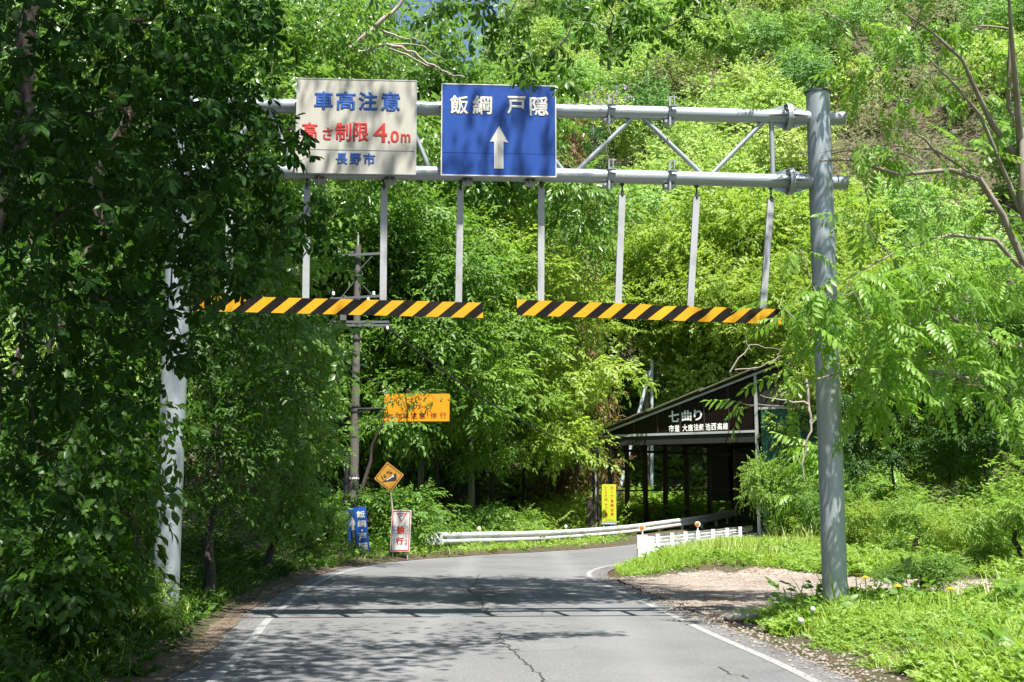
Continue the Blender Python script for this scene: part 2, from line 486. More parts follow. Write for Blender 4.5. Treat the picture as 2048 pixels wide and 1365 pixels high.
def text(body, mat, parent, origin, right, up, box, offset=0.02, depth=0.004, vertical=False, name='lettering', shear=0.0, spacing=1.0):
    """lettering fitted to box = (u0, v0, u1, v1) metres in the plane right/up through origin"""
    cu = bpy.data.curves.new('txt', 'FONT')
    cu.body = '\n'.join(body) if vertical else body
    cu.size = 1.0; cu.bevel_depth = offset; cu.bevel_resolution = 0; cu.space_line = 0.86; cu.space_character = spacing
    cu.align_x = 'CENTER' if vertical else 'LEFT'
    cu.resolution_u = 3
    to = bpy.data.objects.new('txt', cu); C.objects.link(to)
    dg = bpy.context.evaluated_depsgraph_get()
    me = bpy.data.meshes.new_from_object(to.evaluated_get(dg))
    bpy.data.objects.remove(to); bpy.data.curves.remove(cu)
    n = len(me.vertices)
    co = np.zeros(n * 3); me.vertices.foreach_get('co', co); co = co.reshape(-1, 3)
    if n == 0: return None
    mn, mx = co.min(0), co.max(0)
    u = box[0] + (co[:, 0] - mn[0]) / max(1e-6, mx[0] - mn[0]) * (box[2] - box[0])
    v = box[1] + (co[:, 1] - mn[1]) / max(1e-6, mx[1] - mn[1]) * (box[3] - box[1])
    right, up = Vector(right).normalized(), Vector(up).normalized(); nrm = right.cross(up)
    org = root_of(parent)
    base = Vector(origin) - org + nrm * depth
    P = np.array(base)[None] + (co[:, 2] / max(1e-4, offset) * .002)[:, None] * np.array(nrm)[None] + u[:, None] * np.array(right)[None] + v[:, None] * np.array(up)[None]
    me.vertices.foreach_set('co', P.ravel())
    me.materials.clear(); me.materials.append(mat); me.update(); me.name = name
    o = bpy.data.objects.new(name, me); C.objects.link(o); o.parent = parent
    return o

# ------------------------------------------------------------------ foliage
def norm(a): return a / np.maximum(1e-9, np.linalg.norm(a, axis=-1, keepdims=True))
def leaf_simple(w=0.45, fold=0.12, droop=0.12):
    v = np.array([(0, 0, 0), (-w / 2, .42, fold), (0, 1, -droop), (w / 2, .42, fold)], float)
    return v, np.array([(0, 2, 1), (0, 3, 2)])
def leaf_oval(w=0.42, fold=0.08, droop=0.15):
    v = np.array([(0, 0, 0), (-w * .36, .28, fold), (-w / 2, .6, fold * .8 - droop * .3), (0, 1, -droop), (w / 2, .6, fold * .8 - droop * .3), (w * .36, .28, fold), (0, .3, 0), (0, .62, -droop * .3)], float)
    return v, np.array([(0, 6, 1), (6, 7, 2), (6, 2, 1), (7, 3, 2), (0, 5, 6), (6, 5, 4), (6, 4, 7), (7, 4, 3)])
def blade(w=0.05, bend=0.35):
    v = []
    for i, t in enumerate((0, .35, .7)):
        ww = w * (1 - .5 * t)
        v += [(-ww / 2, t, -bend * t * t), (ww / 2, t, -bend * t * t)]
    v.append((0, 1, -bend))
    return np.array(v, float), np.array([(0, 1, 3), (0, 3, 2), (2, 3, 5), (2, 5, 4), (4, 5, 6)])
def frame(D, N):
    D = norm(D); X = norm(np.cross(D, N)); Z = np.cross(X, D)
    return X, D, Z
def compose(tmpl, P, D, N, Sz):
    """copies of a template: local x,y,z -> X,D,Z at P scaled"""
    v, f = tmpl
    X, Y, Z = frame(np.asarray(D, float), np.asarray(N, float))
    Sz = np.asarray(Sz, float)[:, None, None]
    out = np.asarray(P, float)[:, None, :] + Sz * (v[None, :, 0:1] * X[:, None] + v[None, :, 1:2] * Y[:, None] + v[None, :, 2:3] * Z[:, None])
    n, k = len(P), len(v)
    F = f[None] + (np.arange(n) * k)[:, None, None]
    return out.reshape(-1, 3), F.reshape(-1, 3)
def merge(parts):
    V, F, o = [], [], 0
    for v, f in parts:
        V.append(v); F.append(f + o); o += len(v)
    return np.vstack(V), np.vstack(F)
def twig_tmpl(pts, r):
    """thin three sided stem"""
    pts = np.asarray(pts, float); V, F = [], []
    for i, p in enumerate(pts):
        rr = r * (1 - .6 * i / (len(pts) - 1))
        V += [p + (rr, 0, 0), p + (-rr * .5, 0, rr * .8), p + (-rr * .5, 0, -rr * .8)]
    for i in range(len(pts) - 1):
        for j in range(3):
            a, b = i * 3 + j, i * 3 + (j + 1) % 3
            F += [(a, b, b + 3), (a, b + 3, a + 3)]
    return np.array(V), np.array(F)
def spray(seed, n=9, leaf=None, size=0.26, spread=60, droop=0.12, jit=0.3):
    r = np.random.default_rng(seed); leaf = leaf or leaf_simple()
    t = np.linspace(.12, 1, n); side = np.where(np.arange(n) % 2, 1, -1)
    P = np.stack([r.normal(0, .03, n), t, -droop * t * t + r.normal(0, .03, n)], 1)
    a = np.radians(spread) * (1 - .75 * t ** 3) * side + r.normal(0, .25, n)
    D = np.stack([np.sin(a), np.cos(a), -.25 - .3 * r.random(n)], 1)
    N = np.stack([r.normal(0, jit, n), r.normal(0, jit, n), np.ones(n)], 1)
    return compose(leaf, P, D, N, size * (.75 + .5 * r.random(n)))
def pinnate(seed, pairs=6, droop=0.35, lw=0.36, ls=0.27):
    r = np.random.default_rng(seed); P, D, N, Sz = [], [], [], []
    for i in range(pairs):
        t = .22 + .7 * i / (pairs - 1)
        for sd in (-1, 1):
            P.append((0, t, -droop * t * t)); a = R(68 - 22 * t) * sd + r.normal(0, .08)
            D.append((math.sin(a), math.cos(a), -.28 - .3 * r.random() - droop * t * .5)); N.append((sd * -.15, r.normal(0, .1), 1)); Sz.append(ls * (.75 + .45 * math.sin(math.pi * (i + .8) / (pairs + .6))) * r.uniform(.9, 1.1))
    P.append((0, 1, -droop)); D.append((0, 1, -droop * 1.4)); N.append((0, 0, 1)); Sz.append(ls)
    lv = compose(leaf_oval(lw, .05, .18), np.array(P), np.array(D), np.array(N), np.array(Sz))
    return merge([lv, twig_tmpl([(0, t, -droop * t * t) for t in (0, .35, .7, 1)], .008)])
def palmate(seed, k=6, droop=0.3, lw=0.42):
    r = np.random.default_rng(seed); P, D, N, Sz = [], [], [], []
    for i in range(k):
        a = R(-118 + 236 * i / (k - 1)) + r.normal(0, .1)
        P.append((0, .45, 0)); D.append((math.sin(a), math.cos(a), -droop - .15 * r.random())); N.append((r.normal(0, .12), r.normal(0, .12), 1))
        Sz.append(.62 * (1 - .32 * abs(a) / R(118)) * r.uniform(.9, 1.1))
    w = lw
    v = np.array([(0, 0, 0), (-w * .2, .3, .04), (-w * .5, .68, .03), (-w * .3, .88, -.03), (0, 1, -.1), (w * .3, .88, -.03), (w * .5, .68, .03), (w * .2, .3, .04), (0, .35, 0), (0, .7, -.02)], float)
    f = np.array([(0, 8, 1), (8, 9, 2), (8, 2, 1), (9, 3, 2), (9, 4, 3), (0, 7, 8), (8, 7, 6), (8, 6, 9), (9, 6, 5), (9, 5, 4)])
    return merge([compose((v, f), np.array(P), np.array(D), np.array(N), np.array(Sz)), twig_tmpl([(0, 0, .05), (0, .25, .04), (0, .45, 0)], .012)])
SPRAYS = [spray(i) for i in range(4)]
SPRAYS_FINE = [spray(20 + i, 13, leaf_simple(.5, .1),   .2, 65, .15) for i in range(4)]
SPRAYS_OVAL = [spray(40 + i, 8, leaf_oval(.5), .32, 60, .2, .4) for i in range(4)]
NEEDLE = [spray(60 + i, 16, leaf_simple(.22, .03, .3), .3, 50, .5, .6) for i in range(3)]
PINN = [pinnate(1, 6, .25), pinnate(2, 7, .45), pinnate(3, 6, .6), pinnate(4, 5, .35)]
PALM = [palmate(1, 5, .35), palmate(2, 6, .6), palmate(3, 7, .3), palmate(4, 5, .9), palmate(5, 6, .15)]
TUFT = [spray(80 + i, 14, leaf_simple(.75, .15, .2), .34, 80, .35, .8) for i in range(4)]

class FB:
    """foliage buffer: many leaf faces in one mesh"""
    def __init__(s, seed=0): s.V, s.F, s.A, s.T, s.n, s.r = [], [], [], [], 0, np.random.default_rng(seed)
    def put(s, tmpls, P, D, N, Sz, tint=None):
        P, D, N, Sz = map(np.asarray, (P, D, N, Sz))
        pick = s.r.integers(0, len(tmpls), len(P))
        for i, t in enumerate(tmpls):
            m = pick == i
            if not m.any(): continue
            v, f = compose(t, P[m], D[m], N[m], Sz[m])
            s.V.append(v); s.F.append(f + s.n); s.n += len(v)
            k = len(f) // max(1, m.sum()); 
            a = s.r.random(len(f)); a = np.repeat(a[::2], 2)[:len(f)] if len(f) % 2 == 0 else a
            c = np.repeat(s.r.random(m.sum()), k)
            s.A.append(.5 * a + .5 * c)
            if tint is not None: s.T.append(np.repeat(np.asarray(tint)[m], k))
    def lobe(s, tmpls, c, rad, n, size, out=.8, droop=.2, tilt=.35, power=.45, low=-1.0):
        """n sprays through an ellipsoid, thicker towards its skin"""
        r = s.r; u = norm(r.normal(size=(n, 3)))
        if low > -1: u[:, 2] = np.where(u[:, 2] < low, -u[:, 2], u[:, 2])
        q = r.random(n)[:, None] ** power
        P = np.asarray(c)[None] + u * q * np.asarray(rad)[None] * (1 + .18 * r.normal(size=(n, 1)))
        D = u * np.array((out, out, out * .35)) + r.normal(size=(n, 3)) * .45; D[:, 2] -= droop
        N = np.array((0, 0, 1.0)) + u * .35 + r.normal(size=(n, 3)) * tilt
        s.put(tmpls, P, D, N, size * r.uniform(.7, 1.25, n))
        return P
    def build(s, name, mat, parent=None):
        V = np.vstack(s.V); F = np.vstack(s.F); A = np.concatenate(s.A)
        if parent: V = V - np.array(root_of(parent))[None]
        me = bpy.data.meshes.new(name)
        me.vertices.add(len(V)); me.vertices.foreach_set('co', V.astype(np.float32).ravel())
        me.loops.add(len(F) * 3); me.loops.foreach_set('vertex_index', F.astype(np.int32).ravel())
        me.polygons.add(len(F)); me.polygons.foreach_set('loop_start', np.arange(0, len(F) * 3, 3, dtype=np.int32))
        a = me.attributes.new('rnd', 'FLOAT', 'FACE'); a.data.foreach_set('value', A.astype(np.float32))
        if s.T:
            a = me.attributes.new('tint', 'FLOAT', 'FACE'); a.data.foreach_set('value', np.concatenate(s.T).astype(np.float32))
        me.materials.append(mat); me.update(calc_edges=True)
        o = bpy.data.objects.new(name, me); C.objects.link(o)
        if parent: o.parent = parent
        return o

rng = random.Random(5)
def wob(p, q, k=4, amp=.1, sag=0.0):
    p, q = Vector(p), Vector(q); L = (q - p).length
    out = []
    for i in range(k + 1):
        t = i / k; w = math.sin(math.pi * t)
        out.append(p.lerp(q, t) + Vector((rng.gauss(0, 1), rng.gauss(0, 1), rng.gauss(0, 1))) * amp * L * w * .5 + Vector((0, 0, -sag * L * w)))
    return out

def tree(name, base, label, cat, trunk, lobes, tmpls, size, leafm, barkm, seed=0, r0=.2, dens=1.0, group=None,
         droop=.2, tilt=.35, twigs=5, limb=True, crown='crown', power=.45, extra=None):
    """trunk: polyline; lobes: (x,y,z,rx,ry,rz,n) in world metres"""
    rng.seed(seed)
    t = thing(name, base, label, cat, group)
    w = MB(); f = FB(seed)
    tp = [Vector(p) for p in trunk]
    if len(tp) > 1:
        pts = []
        for i in range(len(tp) - 1):
            seg = wob(tp[i], tp[i + 1], 4, .09); pts += seg if i == 0 else seg[1:]
        m = len(pts) - 1
        w.tube(pts, [r0 * (1 - .78 * (i / m)) * (1.25 if i == 0 else 1) for i in range(m + 1)], 9)
    else: pts = tp
    nodes = [(p, r0 * .45) for p in pts]
    def gap(lb): return min((Vector(lb[:3]) - p).length for p in pts)
    for lb in sorted(lobes, key=gap):
        c = Vector(lb[:3]); rad = lb[3:6]; n = max(3, int(lb[6] * dens))
        P = f.lobe(tmpls, c, rad, n, size, droop=droop, tilt=tilt, power=power)
        if limb:
            st, pr = min(nodes, key=lambda q: (q[0] - c).length + max(0, q[0].z - c.z) * .5)
            L = (c - st).length
            rb = max(.010, min(pr * .85, .014 * L + .012))
            lm = wob(st, c, 4, .12, -.05)
            w.tube(lm, [rb * (1 - .17 * i) for i in range(5)], 6, cap=False)
            nodes += [(lm[i], rb * (1 - .17 * i)) for i in (2, 3, 4)]
            for j in rng.sample(range(len(P)), min(twigs, len(P))):
                s0 = lm[rng.choice((2, 3, 4))]
                w.tube(wob(s0, P[j], 3, .15), [rb * .34, rb * .26, rb * .18, rb * .1], 4, cap=False)
    if extra: extra(w)
    if w.v: w.build('trunk' if crown == 'crown' else 'stems', barkm, t)
    f.build(crown, leafm, t)
    return t
# ------------------------------------------------------------------ setting: terrain, road, lay-by
def gpt(px, py, z=0.0):
    """point on the level z seen at a pixel"""
    dx, dy = (px - 1024) / FPX, (682.5 - py) / FPX
    ty = math.cos(PITCH) - dy * math.sin(PITCH); tz = math.sin(PITCH) + dy * math.cos(PITCH)
    s = (z - EYE) / tz
    return Vector((dx * s, ty * s, z))

ROAD_L = [(-2.3, -8), (-2.45, 5), (-2.66, 10.85), (-3.14, 15.1), (-3.4, 17), (-4.0, 25.5), (-3.8, 29.6), (-2.9, 32.6), (-1.5, 35.2), (1.2, 38.6), (4.1, 42.8), (6.3, 47.6), (8.6, 53), (11.2, 58), (15.2, 63), (20, 67)]
ROAD_R = [(2.9, -8), (2.85, 5), (2.79, 10.85), (2.72, 12.5), (2.47, 15.1), (2.14, 20.1), (1.73, 24.6), (1.66, 26.6), (1.78, 28.2), (2.15, 30), (3.2, 32.6), (5.6, 36.2), (8.4, 41.5), (11.2, 47.5), (14.2, 53), (18, 57.5), (23, 61)]
def resample(pl, n):
    pl = np.array(pl, float); d = np.r_[0, np.cumsum(np.linalg.norm(np.diff(pl, axis=0), axis=1))]
    for _ in range(2):   # light corner cutting
        q = [pl[0]]
        for a, b in zip(pl[:-1], pl[1:]): q += [a * .75 + b * .25, a * .25 + b * .75]
        q.append(pl[-1]); pl = np.array(q)
    d = np.r_[0, np.cumsum(np.linalg.norm(np.diff(pl, axis=0), axis=1))]
    t = np.linspace(0, d[-1], n)
    return np.stack([np.interp(t, d, pl[:, 0]), np.interp(t, d, pl[:, 1])], 1)
NR = 150
RL, RR = resample(ROAD_L, NR), resample(ROAD_R, NR)
RC = (RL + RR) / 2; RW = np.linalg.norm(RL - RR, axis=1) / 2
def road_z(y): return 0.45 * np.clip((y - 40) / 22, 0, 1) ** 1.5
def road_dist(x, y):
    """signed distance past the road edge; side < 0 left of travel"""
    x, y = np.asarray(x, float), np.asarray(y, float); sh = x.shape; q = np.stack([x.ravel(), y.ravel()], 1)
    best = np.full(len(q), 1e9); side = np.zeros(len(q))
    for i in range(0, NR - 1):
        a, b = RC[i], RC[i + 1]; ab = b - a; t = np.clip(((q - a) @ ab) / max(1e-9, ab @ ab), 0, 1)
        d = q - a - t[:, None] * ab; dd = np.linalg.norm(d, axis=1) - (RW[i] * (1 - t) + RW[i + 1] * t)
        cr = ab[0] * d[:, 1] - ab[1] * d[:, 0]
        m = dd < best; best[m] = dd[m]; side[m] = np.where(cr[m] > 0, -1, 1)
    return best.reshape(sh), side.reshape(sh)
def sst(a, b, x):
    t = np.clip((x - a) / (b - a), 0, 1); return t * t * (3 - 2 * t)
def vnoise(x, y, s, k=0):
    return np.sin(x * s + 1.3 * k) * np.cos(y * s * 1.13 + .7 * k) + .5 * np.sin(x * s * 2.3 + y * s * 1.7 + k)
def terrain(x, y):
    x, y = np.asarray(x, float), np.asarray(y, float)
    d, sd = road_dist(x, y); s = np.maximum(d, 0)
    bank = np.where(y < 33, 1, np.clip((38 - y) / 5, 0, 1))
    left = .12 * sst(.3, 1.0, s) + bank * np.maximum(0, s - 1.3) * .52
    left = np.minimum(left, 9 + .1 * s)
    left -= (1 - bank) * 1.6 * sst(1.2, 6, s)
    lay = 1 - sst(.82, 1.1, np.hypot((x - 4.9) / 4.4, (y - 22.2) / 5.5))
    right = .27 * sst(.5, 1.6, s) * (1 - lay) + .22 * np.exp(-((x - 6.5) / 4.5) ** 2 - ((y - 32.5) / 2.6) ** 2) * sst(.3, 1.6, s)
    right += .42 * np.maximum(0, x - 10.5) * sst(10, 16, y) * (1 - sst(30, 40, y)) + .42 * np.maximum(0, x - 10.5) * (1 - sst(10, 16, y)) * .6
    right += .30 * np.maximum(0, s - 5) * sst(34, 44, y)
    right = np.minimum(right, 2.2 + .04 * x)
    z = np.where(sd < 0, left, right) + road_z(y)
    z = np.where(d < 0, road_z(y) - .05, z - .05 * (1 - sst(0, .5, s)))
    z += .05 * vnoise(x, y, 1.1) * sst(.8, 2.5, s) * (1 - .8 * lay)
    cap = 22 + 140 * sst(-16, 6, x) + 6 * vnoise(x, y, .05, 2)
    hill = (y - 66 + .28 * np.maximum(0, x - 8)) * (.66 + .3 * sst(-10, 8, x))
    hill = cap * (1 - np.exp(-np.maximum(0, hill) / cap)) + 1.2 * vnoise(x, y, .12, 1) * sst(2, 10, hill)
    return np.where(hill > .05, np.maximum(z, hill), z)
def tz(x, y): return float(terrain(np.array([x]), np.array([y]))[0])

def grid_mesh(name, xs, ys, zf, mat, kind='structure'):
    X, Y = np.meshgrid(xs, ys); Z = zf(X, Y); nx, ny = len(xs), len(ys)
    V = np.stack([X, Y, Z], -1).reshape(-1, 3)
    i = np.arange(ny - 1)[:, None] * nx + np.arange(nx - 1)[None]
    F = np.stack([i, i + 1, i + nx + 1, i + nx], -1).reshape(-1, 4)
    me = bpy.data.meshes.new(name)
    me.vertices.add(len(V)); me.vertices.foreach_set('co', V.astype(np.float32).ravel())
    me.loops.add(F.size); me.loops.foreach_set('vertex_index', F.astype(np.int32).ravel())
    me.polygons.add(len(F)); me.polygons.foreach_set('loop_start', np.arange(0, F.size, 4, dtype=np.int32))
    me.polygons.foreach_set('use_smooth', np.ones(len(F), bool))
    me.materials.append(mat); me.update(calc_edges=True)
    o = bpy.data.objects.new(name, me); C.objects.link(o); o['kind'] = kind
    return o
xs = np.unique(np.r_[np.linspace(-150, -20, 30), np.linspace(-20, -9, 23), np.arange(-9, 14, .3), np.linspace(14, 30, 26), np.linspace(30, 170, 32)])
ys = np.unique(np.r_[np.linspace(-40, -8, 12), np.linspace(-8, 8, 17), np.arange(8, 46, .3), np.linspace(46, 70, 40), np.linspace(70, 260, 60)])
grid_mesh('ground', xs, ys, terrain, M['soil'])

def ribbon(name, A, B, z, mat, parent=None, kind='structure', cols=1):
    """sheet between two plan polylines of equal length"""
    A, B = np.asarray(A), np.asarray(B); mb = MB(); n = len(A)
    for i in range(n):
        for c in range(cols + 1):
            t = c / cols; p = A[i] * (1 - t) + B[i] * t
            mb.v.append((p[0], p[1], float(road_z(p[1])) + z))
    for i in range(n - 1):
        for c in range(cols):
            a = i * (cols + 1) + c
            mb.f.append([a, a + 1, a + cols + 2, a + cols + 1]); mb.mi.append(0); mb.sm.append(True)
    o = mb.build(name, mat, parent)
    if kind: o['kind'] = kind
    return o
def nrm2(P):
    d = np.gradient(P, axis=0); d /= np.linalg.norm(d, axis=1)[:, None]
    return np.stack([-d[:, 1], d[:, 0]], 1)
NL, NRR = nrm2(RL), nrm2(RR)
rg = np.random.default_rng(3)
jl = rg.normal(0, .05, NR); jr = rg.normal(0, .06, NR)
for _ in range(2): jl = (jl + np.roll(jl, 1)) / 1.6; jr = (jr + np.roll(jr, 1)) / 1.6
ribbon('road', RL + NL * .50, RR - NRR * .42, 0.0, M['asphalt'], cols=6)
s0 = lambda P, N, off: P + N * off
vis = slice(0, 118)
ribbon('road_edge_line', s0(RL, NL, .06)[vis], s0(RL, NL, -.05)[vis], .004, M['line'])
o = ribbon('road_edge_line', s0(RR, NRR, .05)[vis], s0(RR, NRR, -.06)[vis], .004, M['line'])
# rusty needle litter lying along both edges
ll = (RL + NL * .50) + NL * (.10 + np.abs(jl) * 2)[:, None]
ribbon('leaf_litter', ll, RL + NL * (.40 + jl)[:, None], .012, M['litter'], kind='stuff', cols=2)
wl = np.where((RR[:, 1] > 17.5) & (RR[:, 1] < 31), .02, .38)
lr = RR - NRR * (.44 + wl + np.abs(jr) * (2.5 * wl / .38 + .3))[:, None]

# cracks in the road surface
def crack(px, z=.005):
    mb = MB(); pts = [gpt(*p) for p in px]; out = []
    r = np.random.default_rng(len(px) + int(px[0][0]))
    for a, b in zip(pts[:-1], pts[1:]):
        k = max(3, int((b - a).length / .09))
        for i in range(k): out.append(a.lerp(b, i / k) + Vector((r.normal(0, .022), r.normal(0, .03), 0)))
    out.append(pts[-1])
    for i in range(len(out) - 1):
        w0 = .004 + .008 * abs(math.sin(i * 1.7)); w1 = .004 + .008 * abs(math.sin((i + 1) * 1.7))
        a, b = out[i], out[i + 1]
        mb.add([(a.x - w0, a.y, z), (a.x + w0, a.y, z), (b.x + w1, b.y, z), (b.x - w1, b.y, z)], [(0, 1, 2, 3)])
    return mb
allc = MB()
for px in ([(958, 1150), (946, 1172), (936, 1182), (948, 1190)], [(936, 1180), (962, 1200), (968, 1214), (978, 1232)], [(995, 1265), (1010, 1285), (1030, 1308), (1052, 1325), (1075, 1348), (1090, 1366), (1105, 1395)],
           [(915, 1172), (936, 1178), (952, 1186)], [(905, 1206), (930, 1204), (958, 1200)], [(1440, 1335), (1462, 1348), (1480, 1352), (1500, 1358)], [(625, 1200), (640, 1212), (630, 1222)], [(580, 1285), (600, 1292), (640, 1290)], [(962, 1188), (985, 1194), (1005, 1196)]):
    c = crack(px); allc.add(c.v, c.f)
ck = allc.build('road_crack', M['crack']); ck['kind'] = 'structure'

# gravel lay-by: its own sheet, just proud of the ground
def lay_sheet():
    mb = MB(); rr = np.random.default_rng(8); K, Q = 90, 14
    for i in range(Q + 1):
        for j in range(K):
            a = 2 * math.pi * j / K; e = 1 + .05 * math.sin(5 * a + 1) + .035 * math.sin(11 * a) + .02 * math.sin(23 * a)
            x, y = 4.9 + 4.3 * e * i / Q * math.cos(a), 22.1 + 5.35 * e * i / Q * math.sin(a)
            # stay on the far side of the road's right edge
            k = np.argmin(np.abs(RR[:, 1] - y)); x = max(x, RR[k, 0] + .46 + .05 * math.sin(7 * y))
            mb.v.append((x, y, .008 + max(0.0, tz(x, y)) if i < Q else tz(x, y) - .02))
    for i in range(Q):
        for j in range(K):
            mb.f.append([i * K + j, (i + 1) * K + j, (i + 1) * K + (j + 1) % K, i * K + (j + 1) % K]); mb.mi.append(0); mb.sm.append(True)
    o = mb.build('gravel_lay_by', M['gravel']); o['kind'] = 'structure'
lay_sheet()
def pebbles():
    r = np.random.default_rng(2); n = 5200
    a = r.random(n) * 2 * math.pi; q = np.sqrt(r.random(n))
    x, y = 4.9 + 4.2 * q * np.cos(a), 22.1 + 5.2 * q * np.sin(a)
    xe = np.interp(y, RR[:, 1][:100], RR[:, 0][:100]); k = x > xe + .3; x, y = x[k], y[k]
    i = r.integers(10, 60, 2600); o_ = .30 + np.abs(r.normal(0, .30, 2600)); e = RR[i] - NRR[i] * o_[:, None] + r.normal(0, .15, (2600, 2)); x, y = np.r_[x, e[:, 0]], np.r_[y, e[:, 1]]; n = len(x)
    z = np.maximum(0, terrain(x, y)) + .006
    t = (np.array([(-.5, -.4, 0), (.5, -.35, 0), (.45, .4, 0), (-.4, .45, 0), (0.05, 0, .42)]), np.array([(0, 1, 4), (1, 2, 4), (2, 3, 4), (3, 0, 4)]))
    f = FB(1); th = r.random(n) * 6.28
    f.put([t], np.stack([x, y, z], 1), np.stack([np.cos(th), np.sin(th), np.zeros(n)], 1), np.tile((0, 0, 1.), (n, 1)), .02 + .035 * r.random(n) ** 2)
    o = f.build('loose_gravel', M['gravel_stone']); o['kind'] = 'stuff'
M['gravel_stone'] = plain('loose stone', (0.34, 0.305, 0.265, 1), 0.95, 0, 0.45, 9)
pebbles()

def scatter_needles():
    r = np.random.default_rng(12); n = 15000
    i = r.integers(20, 112, n); left = r.random(n) < .55
    off = np.abs(r.normal(0, .28, n)) + .22
    P = np.where(left[:, None], RL[i] + NL[i] * (off + .05)[:, None], RR[i] - NRR[i] * (off + .0)[:, None]) + r.normal(0, .12, (n, 2))
    th = r.random(n) * 6.28
    f = FB(3)
    z = np.maximum(terrain(P[:, 0], P[:, 1]) + .01, road_z(P[:, 1]) + .014)
    f.put([leaf_simple(.25, .05, .05)], np.column_stack([P, z]), np.stack([np.cos(th), np.sin(th), r.random(n) * .3], 1), np.tile((0, 0, 1.), (n, 1)), .02 + .045 * r.random(n))
    f.build('fallen_needles', M['needles'])['kind'] = 'stuff'
scatter_needles()

# ------------------------------------------------------------------ sign gantry
GL, GR = at(330, 1238, 15.45), at(1671, 1206, 16.0)
gx = (GR - GL); gx.z = 0; gx.normalize()               # along the beams
gn = Vector((gx.y, -gx.x, 0))                            # towards the camera
UP = Vector((0, 0, 1))
GLz, GRz = tz(GL.x, GL.y), tz(GR.x, GR.y)
gantry = thing('sign_gantry', ((GL.x + GR.x) / 2, (GL.y + GR.y) / 2, 0), 'galvanised steel gantry spanning the road on two round poles with twin beams', 'gantry')
def on_beam(px, py, off=0.0):
    """point of the gantry plane seen at a pixel"""
    a = at(px, py, 10) - Vector((0, 0, EYE)); o_ = Vector((0, 0, EYE))
    base = Vector((GL.x, GL.y, 0)) + gn * off
    t = (base - o_).dot(gn) / a.dot(gn)
    return o_ + a * t
ztop = on_beam(1638, 188).z
for P, zb, zt in ((GL, GLz, ztop + .05), (GR, GRz, ztop)):
    pm = MB(); pm.tube([(P.x, P.y, zb - .3), (P.x, P.y, zt)], .163, 28)
    pole = pm.build('pole', M['galv'], gantry)
    cm = MB(); cm.tube([(P.x, P.y, zt), (P.x, P.y, zt + .025)], .176, 28); cm.build('cap', M['darksteel'], pole)
tb = [on_beam(1600, 236), on_beam(1112, 222)]; lb = [on_beam(1600, 365), on_beam(1112, 351)]
BR = .095
def beam_z(pr, t): return pr[0].z + 0 * t
beams = []
for pr in (tb, lb):
    z0 = pr[0].z; zc = pr[1].z
    L = (GR - GL).length
    pts = []
    for i in range(13):
        t = i / 12
        p = Vector((GL.x, GL.y, 0)).lerp(Vector((GR.x, GR.y, 0)), t)
        ttc = (pr[1] - Vector((GL.x, GL.y, pr[1].z))).dot(gx) / L
        camb = (zc - z0) * 4 * t * (1 - t) / max(.2, 4 * ttc * (1 - ttc))
        pts.append(Vector((p.x, p.y, z0 + camb)))
    beams.append(pts)
    bm = MB(); bm.tube([pts[0] - gx * .30] + pts + [pts[-1] + gx * .36], BR, 22); bm.build('beam', M['galv'], gantry)
def bz(k, t):
    pts = beams[k]; f_ = t * 12; i = min(11, max(0, int(f_))); return pts[i].lerp(pts[i + 1], f_ - i)
Lg = (GR - GL).length
def tpx(px, py): return (on_beam(px, py) - Vector((GL.x, GL.y, 0))).dot(gx) / Lg
# flange joints beside each pole
for k in (0, 1):
    for P, sg in ((GL, 1), (GR, -1)):
        t = .052 if sg > 0 else .948
        c = bz(k, t); c2 = c + gx * (.045 * sg)
        fm = MB()
        fm.tube([c - gx * .02, c + gx * .02], .185, 24); fm.tube([c + gx * .024, c + gx * .05], .185, 24)
        for a in range(4):
            an = a * math.pi / 2 + (0 if True else .78); d = UP * math.cos(an) + gn * math.sin(an)
            q = UP * -math.sin(an) + gn * math.cos(an)
            for s_ in (-1, 1):
                a0 = c + gx * (.035 * s_) + d * BR * .9
                fm.poly([a0 - q * .006, c + gx * (.035 * s_) + d * .17 - q * .006, a0 + gx * .27 * s_ - q * .006], q * .012)
        fl = fm.build('flange', M['galv'], gantry)
        for a in range(8):
            an = a * math.pi / 4 + .39; d = UP * math.cos(an) + gn * math.sin(an); bo = MB()
            bo.tube([c + d * .15 - gx * .05, c + d * .15 + gx * .08], .014, 6); bo.build('bolt', M['darksteel'], fl)
# truss braces between the beams
def brace(p0, p1):
    a, b = on_beam(*p0), on_beam(*p1)
    ta, tb_ = tpx(*p0), tpx(*p1)
    ka = 0 if p0[1] < 300 else 1
    A, B = bz(0, ta) - UP * BR * .8, bz(1, tb_) + UP * BR * .8
    m = MB(); m.tube([A, B], .033, 12); m.build('brace', M['galv'], gantry)
for p0, p1 in (((1265, 240), (1155, 340)), ((1287, 242), (1402, 348)), ((1527, 250), (1425, 350)), ((1543, 250), (1546, 352)), ((1040, 236), (1125, 336)), ((812, 245), (858, 330)), ((770, 240), (690, 330)), ((536, 270), (588, 325)), ((520, 250), (430, 322)), ((1020, 238), (905, 334))):
    brace(p0, p1)
